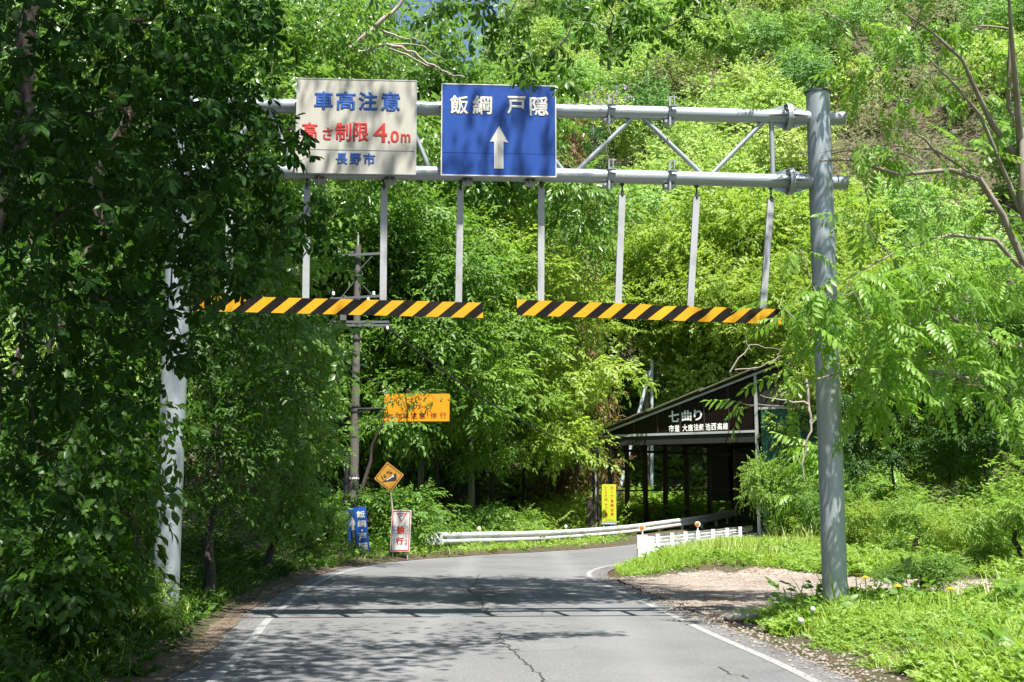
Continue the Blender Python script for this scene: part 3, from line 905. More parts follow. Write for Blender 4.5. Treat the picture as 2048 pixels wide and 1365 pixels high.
# brackets that carry sign rails (the open pair right of the blue sign) and those behind the signs
for px in (1216, 1337, 935, 1060, 640, 780):
    for k, py in ((0, 228), (1, 357)):
        c = bz(k, tpx(px, py)); m = MB()
        w = .055; f0 = c + gn * (BR + .012)
        m.box(f0, gx * .012, gn * .010, UP * .20); m.box(c - gn * (BR + .012), gx * w, gn * .006, UP * .12)
        m.box(f0 + UP * .20 + gx * .045, gx * w, gn * .01, UP * .007); m.box(f0 + UP * .06 + gx * .045 + gn * .03, gx * w, gn * .04, UP * .006)
        m.box(c - UP * (BR + .035), gx * .07, gn * (BR * .9), UP * .018); m.box(c - UP * (BR + .012), gx * .03, gn * BR * .7, UP * .012)
        m.box(f0 + UP * .13 + gx * .045 + gn * .045, gx * .006, gn * .035, UP * .07)
        m.build('sign_bracket', M['steel'], gantry)

# ------------------------------------------------------------------ signs on the gantry
def gantry_sign(name, label, tl, br, face, edge, thick=.04):
    off = BR + .15
    A, B = on_beam(*tl, off), on_beam(*br, off)
    w = (B - A).dot(gx); h = A.z - B.z
    org = A - UP * h                                # lower left front corner
    t = thing(name, A + gx * w / 2 - UP * h, label, 'road sign')
    t.location = org + gx * w / 2
    m = MB(); c = org + gx * w / 2 + UP * h / 2 - gn * thick / 2
    m.box(c, gx * w / 2, gn * thick / 2, UP * h / 2); m.build('panel', face, t)
    e = MB(); q = .014
    for a in (0, 1):
        e.box(c + UP * (h / 2 + q / 2) * (1 if a else -1), gx * (w / 2 + q), gn * (thick / 2 + .004), UP * q / 2)
        e.box(c + gx * (w / 2 + q / 2) * (1 if a else -1), gx * q / 2, gn * (thick / 2 + .004), UP * (h / 2))
    e.build('edge_trim', edge, t)
    r = MB()
    for zz in (.28, .72):
        r.box(org + gx * w / 2 + UP * h * zz - gn * (thick + .022), gx * w * .48, gn * .02, UP * .03)
    r.build('back_rail', M['steel'], t)
    return t, org, w, h
def put(t, org, w, h, body, mat, x0, y0, x1, y1, off=.03, **kw):
    """x, y as fractions of the sign from its upper left corner"""
    return text(body, mat, t, org, gx, UP, (x0 * w, h * (1 - y1), x1 * w, h * (1 - y0)), off, **kw)
ws, wo, ww, wh = gantry_sign('warning_sign', 'weathered white sign with blue and red height limit writing', (596, 158), (830, 348), M['sign_white'], M['alu'])
nx_ = lambda x: (x - 130) / 785.; ny_ = lambda y, x: (y - 65 - (x - 130) * .031) / 617.
def row(T, body, mat, x0, y0, x1, y1, off=.03, skew=True, **kw):
    t, o_, w, h, fx, fy = T
    xm = (x0 + x1) / 2
    return put(t, o_, w, h, body, mat, fx(x0), fy(y0, xm), fx(x1), fy(y1, xm), off, **kw)
W = (ws, wo, ww, wh, nx_, ny_)
for ch, a, b, c_, d in (('車', 240, 150, 366, 275), ('高', 385, 152, 515, 280), ('注', 532, 155, 660, 284), ('意', 682, 158, 812, 290)):
    row(W, ch, M['t_blue'], a, b, c_, d, .032)
for ch, a, b, c_, d, o_ in (('高', 165, 356, 266, 476, .028), ('さ', 302, 392, 364, 476, .03), ('制', 382, 360, 490, 486, .028), ('限', 502, 362, 605, 490, .028), ('4', 636, 365, 728, 496, .014), ('.', 732, 484, 748, 501, .03), ('0', 750, 418, 806, 499, .022), ('m', 818, 440, 882, 498, .022)):
    row(W, ch, M['t_red'], a, b, c_, d, o_)
for ch, a, b, c_, d in (('長', 390, 563, 470, 640), ('野', 482, 565, 560, 642), ('市', 572, 566, 650, 646)):
    row(W, ch, M['t_blue'], a, b, c_, d, .028)
sm = MB(); sm.box(wo + gx * ww / 2 + UP * wh * .245 + gn * .002, gx * ww * .495, gn * .002, UP * .004); sm.build('seam', M['alu'], ws)
bs, bo_, bw, bh = gantry_sign('direction_sign', 'blue direction sign with white characters and a straight ahead arrow', (885, 169), (1111, 353), M['sign_blue'], M['t_white'])
nbx = lambda x: (x - 1105) / 775.; nby = lambda y, x: (y - 95 - (x - 1105) * .036) / 603.
B_ = (bs, bo_, bw, bh, nbx, nby)
for ch, a, b, c_, d in (('飯', 1155, 172, 1285, 304), ('綱', 1310, 176, 1445, 306), ('戸', 1546, 184, 1676, 308), ('隠', 1703, 190, 1836, 322)):
    row(B_, ch, M['t_white'], a, b, c_, d, .03)
ar = MB(); U = lambda x, y: bo_ + gx * bw * nbx(x) + UP * bh * (1 - nby(y, 1490)) + gn * .001
ar.poly([U(1460, 668), U(1524, 668), U(1524, 487), U(1556, 494), U(1493, 383), U(1430, 490), U(1460, 487)], gn * .004); ar.build('arrow', M['t_white'], bs)
sm = MB(); sm.box(bo_ + gx * bw / 2 + UP * bh * .245 + gn * .0015, gx * bw * .495, gn * .0015, UP * .0025); sm.build('seam', M['sign_blue'], bs)

# ------------------------------------------------------------------ hanging height limit bars
def height_bar(label, lt, rt, hang, dents=()):
    """lt, rt: pixel of the upper corners; hang: (top px, bottom px) of each hanger"""
    A, Bq = on_beam(*lt), on_beam(*rt)
    ax = (Bq - A); L = ax.length; ax.normalize()
    hh = .205
    t = thing('height_bar', (A + Bq) / 2 - UP * hh, label, 'height bar', 'striped height limit bars')
    m = MB(); n = 72; al = []; H = UP * hh
    for fr in (0, 1):
        for i in range(n + 1):
            for j, v in enumerate((0, .5, 1)):
                x = L * i / n; k = 0
                for dx_, am, wd in dents: k += am * math.exp(-((x - dx_ * L) / wd) ** 2)
                p = A + ax * x - H * (1 - v) + gn * ((.008 if fr == 0 else -.008) + k * (v - .35) * .5) - UP * abs(k) * v * .45
                m.v.append(tuple(p)); al.append((x - v * hh * 1.15) / .336 + .30)
    st = 3
    for i in range(n):
        for j in range(2):
            a = i * 3 + j; m.f.append([a, a + 3, a + 4, a + 1]); m.mi.append(0); m.sm.append(False)
            b = a + (n + 1) * 3; m.f.append([b, b + 1, b + 4, b + 3]); m.mi.append(1); m.sm.append(False)
        q = (n + 1) * 3
        m.f.append([i * 3 + 2, i * 3 + 5, q + i * 3 + 5, q + i * 3 + 2]); m.mi.append(0); m.sm.append(False)
        m.f.append([i * 3, q + i * 3, q + i * 3 + 3, i * 3 + 3]); m.mi.append(0); m.sm.append(False)
    for e in (0, n * 3):
        q = (n + 1) * 3
        for j in range(2): m.f.append([e + j, e + j + 1, q + e + j + 1, q + e + j]); m.mi.append(0); m.sm.append(False)
    m.build('striped_board', [M['stripes'], M['bar_back']], t, ('along', al))
    for (tp, bp) in hang:
        P, Q = on_beam(*tp), on_beam(*bp); Q = Q - UP * .16 - gn * .03; P = P - gn * .01
        h = MB(); d = (P - Q)
        h.box((P + Q) / 2, gx * .043, gn * .006, d / 2); h.box((P + Q) / 2 - gx * .04 - gn * .02, gx * .005, gn * .02, d / 2); h.box((P + Q) / 2 + gx * .04 - gn * .02, gx * .005, gn * .02, d / 2)
        ho = h.build('hanger', M['alu'], t)
        l = MB(); top = Vector((P.x, P.y, bz(1, max(0, min(1, (P - Vector((GL.x, GL.y, 0))).dot(gx) / Lg))).z - BR)) - gn * .01
        l.tube([top, P - UP * .04], .012, 8); l.tube([top + UP * .02, top - UP * .02], .03, 8); l.tube([P + UP * .03, P - UP * .02], .022, 8); l.build('shackle', M['darksteel'], ho)
    return t
height_bar('black and yellow striped height bar, its left end lost in dark leaves', (376, 591), (966, 606), [((459, 370), (456, 594)), ((614, 372), (611, 597)), ((768, 374), (766, 600)), ((921, 376), (917, 603))])
height_bar('black and yellow striped height bar with a dented top edge near the right pole', (1034, 600), (1562, 619), [((1083, 372), (1082, 601)), ((1245, 387), (1236, 607)), ((1394, 392), (1380, 612)), ((1543, 397), (1525, 618))], dents=((.70, .09, .10), (.56, -.035, .16), (.82, .07, .09)))
# ------------------------------------------------------------------ utility pole, roadside signs
def yaw(deg): return Vector((math.cos(R(deg)), math.sin(R(deg)), 0))
X = Vector((1, 0, 0)); Yv = Vector((0, 1, 0))
def stand(px, py, Y): 
    p = at(px, py, Y); return Vector((p.x, p.y, tz(p.x, p.y)))
PD = 36.0
pb = stand(706, 1080, PD); pt = at(705, 492, PD)
up_ = thing('utility_pole', pb, 'grey concrete utility pole with steel crossarms on the left verge', 'utility pole')
m = MB(); m.tube([pb - UP * .3, Vector((pb.x, pb.y, pt.z))], [.15, .095], 18); m.build('pole', M['pole_conc'], up_)
def pp(py, dx=0, dy=0): z = at(705, py, PD).z; return Vector((pb.x + dx, pb.y + dy, z))
m = MB(); m.tube([pp(500), pp(470)], .03, 8); m.build('top_pin', M['alu'], up_)
for py, a, b, tilt in ((512, -.62, .82, .04), (597, -.80, .92, .05), (646, -.78, 1.0, .0), (653, -.78, 1.04, .0)):
    m = MB(); m.bar(pp(py, a, -.17) + UP * -tilt, pp(py, b, -.17) + UP * tilt, .07, .07); m.build('crossarm', M['arm_steel'], up_)
for p0, p1 in ((pp(541, .09, -.15), pp(512, .5, -.17)), (pp(566, .09, -.15), pp(594, .5, -.17)), (pp(566, -.09, -.15), pp(597, -.45, -.17))):
    m = MB(); m.bar(p0, p1, .045, .02); m.build('arm_brace', M['arm_steel'], up_)
for py in (520, 545, 553, 660, 678, 812, 822, 957):
    z = pp(py); m = MB(); m.tube([z - UP * .03, z + UP * .03], .15, 18); m.build('band', M['darksteel'] if py < 950 else M['insul'], up_)
for px_, py in ((-.55, 505), (.74, 504), (.52, 590), (.74, 592), (.36, 601), (-.7, 590), (.95, 658)):
    q = pp(py, px_, -.17); m = MB(); m.tube([q - UP * .06, q - UP * .02, q, q + UP * .03, q + UP * .07], [.03, .055, .04, .055, .03], 10); m.build('insulator', M['insul'], up_)
m = MB(); q = pp(635, -.38, -.2); m.box(q, X * .09, Yv * .08, UP * .13); m.box(q + UP * .145, X * .1, Yv * .09, UP * .012); m.build('junction_box', M['arm_steel'], up_)
m = MB(); m.tube([pp(505, -.14, -.04), pp(512, -.18, -.06)], .08, 10); m.build('side_fuse', M['darksteel'], up_)
m = MB(); m.tube([pp(905, -.19, -.08), pp(1055, -.24, -.08)], [.075, .085], 12); m.build('cable_guard', M['cable'], up_)
# orange sign on its arm
def board(name, label, cat, org, w, h, right, up, face, back=None, thick=.03, part='panel', trim=None, trimw=.02):
    right, up = right.normalized(), up.normalized(); nrm = right.cross(up)
    t = thing(name, org + right * w / 2, label, cat)
    m = MB(); m.box(org + right * w / 2 + up * h / 2 - nrm * thick / 2, right * w / 2, up * h / 2, nrm * thick / 2); m.build(part, face, t)
    if trim:
        e = MB(); c = org + right * w / 2 + up * h / 2 + nrm * .002
        for s_ in (-1, 1):
            e.box(c + up * s_ * (h / 2 - trimw / 2), right * w / 2, up * trimw / 2, nrm * .002); e.box(c + right * s_ * (w / 2 - trimw / 2), right * trimw / 2, up * (h / 2 - trimw), nrm * .002)
        e.build('border', trim, t)
    return t, nrm
oy = PD - .45
o0 = at(768, 843, oy); o1 = at(899, 788, oy); ow, oh = o1.x - o0.x, o1.z - o0.z
t, n_ = board('curve_sign', 'orange sign with black writing on an arm of the concrete pole, half behind leaves', 'road sign', o0, ow, oh, X, UP, M['sign_orange'], trim=None)
fx = lambda x: (x - 165) / 778. * ow; fy = lambda y: (435 - y) / 332. * oh
def otext(b_, x0, y0, x1, y1): text(b_, M['t_black'], t, o0, X, UP, (fx(x0), fy(y1), fx(x1), fy(y0)), .012, .003)
for ch, a, b, c_, d in (('急', 432, 225, 508, 295), ('カ', 520, 228, 590, 292), ('ー', 602, 255, 660, 265), ('フ', 672, 228, 738, 290), ('対', 200, 338, 272, 405), ('向', 296, 335, 370, 405), ('車', 385, 335, 465, 405), ('注', 482, 330, 560, 405), ('意', 578, 330, 660, 405), ('徐', 716, 328, 796, 402), ('行', 830, 326, 908, 402)):
    otext(ch, a, b, c_, d)
m = MB()
za = at(740, 817, oy).z
m.tube([(pb.x + .1, pb.y - .1, za), (o0.x + .35, oy + .06, za)], .04, 10); m.tube([(pb.x + .1, pb.y - .1, za - .12), (pb.x + .5, oy + .1, za - .02)], .03, 8)
for zz in (.25, .75): m.box((o0.x + ow / 2, oy + .05, o0.z + oh * zz), (ow * .48, 0, 0), (0, .018, 0), (0, 0, .025))
m.build('support_arm', M['cable'], t)

# amber 16% diamond on its leaning post
dY = 34.0
dc = at(778, 954, dY); db = stand(797, 1098, dY)
axis = (dc - db); axis.y = 0; axis.normalize(); dr = Vector((axis.z, 0, -axis.x))
t = thing('slope_sign', db, 'amber diamond sign reading 16% on a leaning bleached post', 'road sign')
m = MB(); m.tube([db - UP * .3, dc + axis * .3 + Yv * .05], .028, 10); m.build('post', M['wood_post'], t)
hd = 30 / 2400 * dY; m = MB()
def dp(u, v, q=0.0): return dc + dr * u + axis * v - Yv * q
def rounded(r_, c_=.14):
    o_ = []
    cs = [(0, r_), (r_, 0), (0, -r_), (-r_, 0)]
    for i, (a, b) in enumerate(cs):
        pa, pn = cs[i - 1], cs[(i + 1) % 4]
        for k, tt in ((pa, 1), (None, 0), (pn, 1)):
            if k is None: o_.append((a * .975, b * .975))
            else: o_.append((a + (k[0] - a) * c_ * .5, b + (k[1] - b) * c_ * .5))
    return o_
m.poly([dp(u, v) for u, v in rounded(hd)][::-1], (0, .02, 0)); m.build('panel', M['sign_amber'], t)
m = MB(); o_, i_ = rounded(hd * .90), rounded(hd * .85); k = len(o_)
m.add([dp(u, v, .004) for u, v in o_] + [dp(u, v, .004) for u, v in i_], [(i, k + i, k + (i + 1) % k, (i + 1) % k) for i in range(k)]); m.build('border', M['t_navy'], t)
s_ = hd / 163.
dq = lambda x, y, q=.004: dc + X * (x - 215) * s_ - UP * (y - 1085) * s_ - Yv * q
m = MB(); m.poly([dq(138, 1142), dq(300, 1122), dq(292, 1043)], (0, -.003, 0)); m.build('slope_symbol', M['t_navy'], t)
m = MB(); m.poly([dq(186, 1118, .009), dq(192, 1126, .009), dq(258, 1086, .009), dq(262, 1092, .009), dq(270, 1066, .009), dq(246, 1070, .009), dq(251, 1077, .009)], (0, -.002, 0)); m.build('arrow', M['t_white'], t)
ru = Vector((1, 0, .58)).normalized(); rv = Vector((-ru.z, 0, ru.x))
for ch, x, y, w_, h_ in (('1', 150, 1115, 10, 44), ('6', 170, 1098, 24, 44), ('%', 205, 1074, 60, 46)):
    text(ch, M['t_navy'], t, dq(x, y, .004), ru, rv, (0, 0, w_ * s_, h_ * s_), .008, .002)

# white slow board
def leaning(px_tl, px_bl, px_tr, Y):
    a, b, c_ = at(*px_bl, Y), at(*px_tl, Y), at(*px_tr, Y)
    return a, (c_ - b), (b - a)
a, r_, u_ = leaning((784, 1020), (780, 1103), (823, 1021), 33.6)
t, n_ = board('slow_sign', 'white upright board with a red triangle and red and blue writing', 'road sign', a, r_.length, u_.length, r_, u_, M['white_board'])
w_, h_ = r_.length, u_.length; r1, u1 = r_.normalized(), u_.normalized()
e = MB(); c = a + r1 * w_ / 2 + u1 * h_ / 2 + n_ * .003
iw, ih, tw = w_ / 2 - .035, h_ / 2 - .035, .012
for s_ in (-1, 1):
    e.box(c + u1 * s_ * ih, r1 * (iw + tw), u1 * tw, n_ * .002); e.box(c + r1 * s_ * iw, r1 * tw, u1 * (ih - tw), n_ * .002)
e.build('border', M['t_red'], t)
bx = lambda x: (x - 1165) / 440. * w_; by = lambda y: (1165 - y) / 935. * h_
tp = lambda x, y, q=.003: a + r1 * bx(x) + u1 * by(y) + n_ * q
m = MB(); A_, B_2, C_ = (1272, 298), (1515, 302), (1388, 510); cx_, cy_ = 1391, 375
inn = [(cx_ + (x - cx_) * .68, cy_ + (y - cy_) * .68) for x, y in (A_, B_2, C_)]
ou = [tp(*p) for p in (A_, B_2, C_)]; ii = [tp(*p) for p in inn]
m.add(ou + ii, [(i, (i + 1) % 3, 3 + (i + 1) % 3, 3 + i) for i in range(3)]); m.build('triangle', M['t_red'], t)
for ch, mt, x0, y0, x1, y1, o_ in (('徐行', M['t_sky'], 1342, 335, 1442, 380, .02), ('徐', M['t_red'], 1285, 575, 1472, 780, .045), ('行', M['t_red'], 1280, 845, 1455, 1010, .045)):
    text(ch, mt, t, a, r1, u1, (bx(x0), by(y1), bx(x1), by(y0)), o_, .003)
for i, ch in enumerate('スリップ注意'):
    y0 = 590 + i * 74; text(ch, M['t_pink'], t, a, r1, u1, (bx(1490), by(y0 + 60), bx(1545), by(y0)), .015, .003)
for i, ch in enumerate('お願いします'):
    y0 = 580 + i * 71; text(ch, M['t_sky'], t, a, r1, u1, (bx(1212), by(y0 + 60), bx(1272), by(y0)), .02, .003)
m = MB()
for s_ in (.12, .88): m.tube([a + r1 * w_ * s_ - n_ * .05 - UP * .3, a + r1 * w_ * s_ + u1 * h_ * .95 - n_ * .05], .018, 8)
m.build('leg_frame', M['alu'], t)

# two blue guide boards leaning on each other
def blue_board(label, bl, tl, tr, Y, rows):
    a, r_, u_ = leaning(tl, bl, tr, Y)
    t, n_ = board('guide_board', label, 'guide board', a, r_.length, u_.length, r_, u_, M['blue_board'])
    r1, u1 = r_.normalized(), u_.normalized()
    for ch, u0, v0, u1_, v1 in rows:
        text(ch, M['t_white'], t, a, r1, u1, (u0 * r_.length, v0 * u_.length, u1_ * r_.length, v1 * u_.length), .035, .003)
    m = MB(); m.tube([a + r_ * .5 - n_ * .04 - UP * .3, a + r_ * .5 + u_ * .9 - n_ * .04], .022, 8); m.build('stake', M['wood_post'], t)
    return t, a, r_, u_, n_
blue_board('blue board with white vertical writing leaning beside the slow board', (716, 1110), (707, 1015), (731, 1014), 33.4,
    [('飯', .18, .765, .90, .915), ('綱', .18, .57, .90, .72), ('・', .42, .475, .62, .525), ('戸', .16, .29, .88, .45), ('隠', .16, .08, .92, .25)])
t, a, r_, u_, n_ = blue_board('blue board with a white upward arrow half hidden by the bank plants', (700, 1108), (691, 1020), (712, 1018), 33.7, [])
P_ = lambda u, v: a + r_ * u + u_ * v + n_ * .003
m = MB(); m.poly([P_(.42, .08), P_(.66, .08), P_(.66, .62), P_(.9, .62), P_(.54, .85), P_(.18, .62), P_(.42, .62)], n_ * .003); m.build('arrow', M['t_white'], t)

# ------------------------------------------------------------------ guardrails
def spline(P, n):
    P = np.array(P, float); d = np.r_[0, np.cumsum(np.linalg.norm(np.diff(P, axis=0), axis=1))]
    for _ in range(2):
        q = [P[0]]
        for a, b in zip(P[:-1], P[1:]): q += [a * .75 + b * .25, a * .25 + b * .75]
        q.append(P[-1]); P = np.array(q)
    d = np.r_[0, np.cumsum(np.linalg.norm(np.diff(P, axis=0), axis=1))]; t = np.linspace(0, d[-1], n)
    return np.stack([np.interp(t, d, P[:, i]) for i in range(P.shape[1])], 1)
WPROF = [(.0, -.175), (.05, -.165), (.075, -.12), (.075, -.07), (.02, -.025), (.02, .025), (.075, .07), (.075, .12), (.05, .165), (.0, .175)]
def wbeam(path, side, prof=WPROF):
    """W profile swept along world points; side +1 bulges to the right of travel"""
    m = MB(); k = len(prof); n = len(path)
    for i in range(n):
        d = Vector(path[min(i + 1, n - 1)]) - Vector(path[max(i - 1, 0)]); d.z = 0; d.normalize(); q = Vector((d.y, -d.x, 0)) * side
        for u, v in prof: m.v.append(tuple(Vector(path[i]) + q * u + UP * v))
    for i in range(n - 1):
        for j in range(k - 1):
            m.f.append([i * k + j, i * k + j + 1, (i + 1) * k + j + 1, (i + 1) * k + j]); m.mi.append(0); m.sm.append(False)
    return m
LR = [at(872, 1077, 37.0), at(960, 1075, 39.5), at(1060, 1073, 43), at(1165, 1067, 47), at(1260, 1059, 50.2), at(1330, 1049, 52.6), at(1400, 1040, 55), at(1440, 1032, 57.5), at(1472, 1024, 60.5)]
lp = spline(LR, 60)
lg = thing('guardrail', Vector(lp[0]) - UP * .6, 'long white W beam guardrail along the outer edge of the bend running into the shed', 'guardrail')
wbeam(lp, 1).build('beam', M['white_steel'], lg)
e = Vector(lp[0]); m = MB(); d0 = (Vector(lp[2]) - Vector(lp[0])).normalized(); q0 = Vector((d0.y, -d0.x, 0))
pts = [e + d0 * .25 + q0 * .085 , e + q0 * .09 - d0 * .05, e - d0 * .28 + q0 * .05, e - d0 * .30 - q0 * .12, e - d0 * .05 - q0 * .2]
m.add([p - UP * .185 for p in pts] + [p + UP * .185 for p in pts], [(i, i + 1, 6 + i, 5 + i) for i in range(4)]); m.build('end_wing', M['white_steel'], lg)
pd = np.r_[0, np.cumsum(np.linalg.norm(np.diff(lp, axis=0), axis=1))]
def along(P, D, s): return Vector([np.interp(s, D, P[:, i]) for i in range(3)])
for s_ in np.arange(1.6, pd[-1], 2.0):
    p = along(lp, pd, s_); dd = along(lp, pd, s_ + .1) - p; q = Vector((dd.y, -dd.x, 0)).normalized()
    b = p - q * .07; m = MB(); zb = min(tz(b.x, b.y), p.z - .4) - .2
    m.tube([(b.x, b.y, zb), (b.x, b.y, p.z + .15)], .057, 12); m.box(p - q * .01, dd.normalized() * .05, q * .03, UP * .12); m.build('post', M['white_steel'], lg)
for px in (878, 962, 1132):
    i = int(np.argmin([abs((Vector(v) - Vector((0, 0, EYE))).x / v[1] - (px - 1024) / FPX) for v in lp])); p = Vector(lp[i])
    m = MB(); m.tube([p + UP * .1, p + UP * .26], .012, 6); rf = m.build('reflector', M['alu'], lg)
    m = MB(); m.tube([p + UP * .30 - Yv * .02, p + UP * .30 + Yv * .02], .06, 14); m.build('lens', M['white_lens'], rf)

RRp = [at(1284, 1090, 34.0), at(1330, 1086, 35.4), at(1400, 1079, 38), at(1470, 1071, 41), at(1512, 1066, 43.2)]
rp = spline(RRp, 40); rd = np.r_[0, np.cumsum(np.linalg.norm(np.diff(rp, axis=0), axis=1))]
rgd = thing('guardrail', rp[0], 'low white guardrail with square posts and orange reflectors behind the grass', 'guardrail')
rl = rp + np.array((0, 0, .16)); off = nrm2(rp[:, :2]); rl[:, :2] += off * .10
small = [(u * .7, v * .55) for u, v in WPROF]
wbeam(rl, -1, small).build('beam', M['white_steel'], rgd)
m = MB()
for i in range(len(rp) - 1):
    a, b = Vector(rl[i]) - UP * .20 - Vector((*off[i], 0)) * .1, Vector(rl[i + 1]) - UP * .20 - Vector((*off[i + 1], 0)) * .1
    m.bar(a, b, .04, .06)
m.build('lower_rail', M['white_steel'], rgd)
p = Vector(rp[0]); d0 = (Vector(rp[1]) - p).normalized(); q0 = Vector((-d0.y, d0.x, 0)); m = MB()
m.box(p - UP * .23, X * .14, Yv * .14, UP * .50); m.box(p + X * .24 + Yv * .1 - UP * .23, X * .10, Yv * .1, UP * .46); m.build('end_block', M['white_post'], rgd)
sp = [1.1, 2.2, 3.3, 4.4, 5.8, 7.2, 8.6]
for s_ in sp:
    p = along(rp, rd, s_); m = MB(); m.box(p - UP * .25, X * .055, Yv * .055, UP * .52); m.build('post', M['white_post'], rgd)
for s_ in (0.04, 4.4):
    p = along(rp, rd, s_) + UP * .28; m = MB(); m.tube([p - UP * .02, p + UP * .1], .02, 8); rf = m.build('reflector', M['white_post'], rgd)
    c = p + UP * .19; m = MB(); m.tube([c - Yv * .03, c + Yv * .03], .085, 18); m.build('housing', M['white_post'], rf)
    m = MB(); m.sphere(c - Yv * .031 - X * .012, .066, 0, 14, (1, .35, 1)); m.build('lens', M['orange_lens'], rf)
for i, (px, py, w_) in enumerate(((928, 1098, .75), (1172, 1088, .8))):
    p = stand(px, py, 39.6 + i * 9.4); m = MB(); m.box(p + UP * .02, X * w_, Yv * .3, UP * .30); o = m.build('concrete_block', M['concrete'])
    bv = o.modifiers.new('b', 'BEVEL'); bv.width = .05; bv.segments = 2
    tag(o, ('low dark concrete block under the near end of the long guardrail', 'rough concrete footing under the guardrail beside the brown switch box')[i], 'concrete block')

# ------------------------------------------------------------------ the shed over the road
shz = tz(*at(1232, 1060, 54).xy)
A0 = at(1218, 1058, 54); head = R(27)
Lw = [Vector((A0.x, A0.y))]; hs = [head]
for i in range(10):
    h = hs[-1]; Lw.append(Lw[-1] + Vector((math.sin(h), math.cos(h))) * 2.0); hs.append(h + R(4.2))
SW = 7.0
sd_ = lambda i: Vector((math.cos(hs[i]), -math.sin(hs[i])))
Rw = [p + sd_(i) * SW for i, p in enumerate(Lw)]
zE = at(1206, 861, 54).z; zR = at(1535, 733, Rw[0].y - .3).z
zB = at(1360, 868, 52.5).z       # underside beam of the gable
shed = thing('road_shed', (A0.x, A0.y, 0), 'dark brown shed over the road with sloping mossy roof and white gable writing', 'road shed')
gl, gr_ = Vector((*Lw[0], 0)), Vector((*Rw[0], 0)); gd = (gr_ - gl).normalized(); gnn = Vector((gd.y, -gd.x, 0))
def g3(u, z, q=0.0): return gl + gd * u + UP * z + gnn * q
GW = (gr_ - gl).length
def upx(px): # gable coordinate seen at a pixel column
    k = (px - 1024) / FPX * 1.0; k = (at(px, 800, 10).x) / 10.0
    return (k * gl.y - gl.x) / (gd.x - k * gd.y)
u0, u1x = upx(1206), upx(1510)
slope = (zR - zE) / (upx(1535) - u0)
zroof = lambda u: zE + slope * (u - u0)
# roof: one strip per bay along the curved plan, overlapping sheets
m = MB()
def roof_pt(i, u, dz=0): d = sd_(i); p = Lw[i] + d * u; return Vector((p.x, p.y, zroof(u) + dz + .02 * i))
UW = GW + 3.4
for i in range(9):
    bk = .35 if i == 0 else 0.0
    h = Vector((math.sin(hs[i]), math.cos(hs[i]), 0))
    for k in range(9):
        ua, ub = u0 - .15 + (UW - u0 + .15) * k / 9, u0 - .15 + (UW - u0 + .15) * (k + 1) / 9 + .12
        lift = .03 * (k % 2)
        a, b, c_, d = roof_pt(i, ua, lift) - h * bk, roof_pt(i, ub, lift + .04) - h * bk, roof_pt(i + 1, ub, lift + .04), roof_pt(i + 1, ua, lift)
        m.add([a, b, c_, d] + [v + UP * .05 for v in (a, b, c_, d)], [(0, 3, 2, 1), (4, 5, 6, 7), (0, 1, 5, 4), (1, 2, 6, 5), (2, 3, 7, 6), (3, 0, 4, 7)])
m.build('roof', M['roof'], shed)
m = MB(); m.bar(g3(u0 - .1, zroof(u0 - .1) - .14, .12), g3(GW + 1.4, zroof(GW + 1.4) - .14, .12), .05, .09); m.build('barge_trim', M['alu'], shed)
m = MB(); m.poly([g3(u0, zB, .0), g3(u1x, zB + .05, .0), g3(u1x, zroof(u1x) - .12), g3(u0, zroof(u0) - .12)], gnn * -.05); gp = m.build('gable_panel', M['smoked'], shed)
for px in (1268, 1315, 1360, 1408, 1457):
    u = upx(px); m = MB(); m.bar(g3(u, zB, .03), g3(u, zroof(u) - .15, .03), .05, .05, gnn); m.build('mullion', M['shed_steel'], shed)
m = MB(); m.bar(g3(u0 + .1, zB - .03, .06), g3(u1x, zB + .02, .06), .09, .10); m.build('gable_beam', M['alu'], shed)
m = MB(); m.bar(g3(u0 + .1, zB - .28, -.1), g3(u1x + .3, zB - .25, -.1), .3, .36); m.build('header', M['shed_dark'], shed)
m = MB(); m.bar(g3(u1x + .05, -.2, .04), g3(u1x + .05, zroof(u1x) - .12, .04), .12, .12, gnn); m.build('corner_post', M['alu'], shed)
m = MB(); m.poly([g3(u1x + .15, zB + 1.0), g3(GW + 3.0, zB + 1.0), g3(GW + 3.0, zroof(GW + 2.2) - .3), g3(u1x + .15, zroof(u1x) - .15)], gnn * -.05); m.build('shade_panel', M['shed_dark'], shed)  # dark sheet in place of the shaded openings above the side beam
m = MB(); m.bar(g3(u1x + .15, zB + .98, .05), g3(GW + 3.4, zB + .98, .05), .06, .10); m.build('side_beam', M['alu'], shed)
# green corrugated sheet right of the opening
m = MB(); n = 60; ua, ub = u1x + .25, GW + 3.4
for i in range(n + 1):
    u = ua + (ub - ua) * i / n; q = .05 + .03 * math.sin(i * 1.9)
    m.v += [tuple(g3(u, .2, q)), tuple(g3(u, zB + .92, q))]
for i in range(n): m.f.append([2 * i, 2 * i + 2, 2 * i + 3, 2 * i + 1]); m.mi.append(0); m.sm.append(True)
m.build('green_sheet', M['green_sheet'], shed)
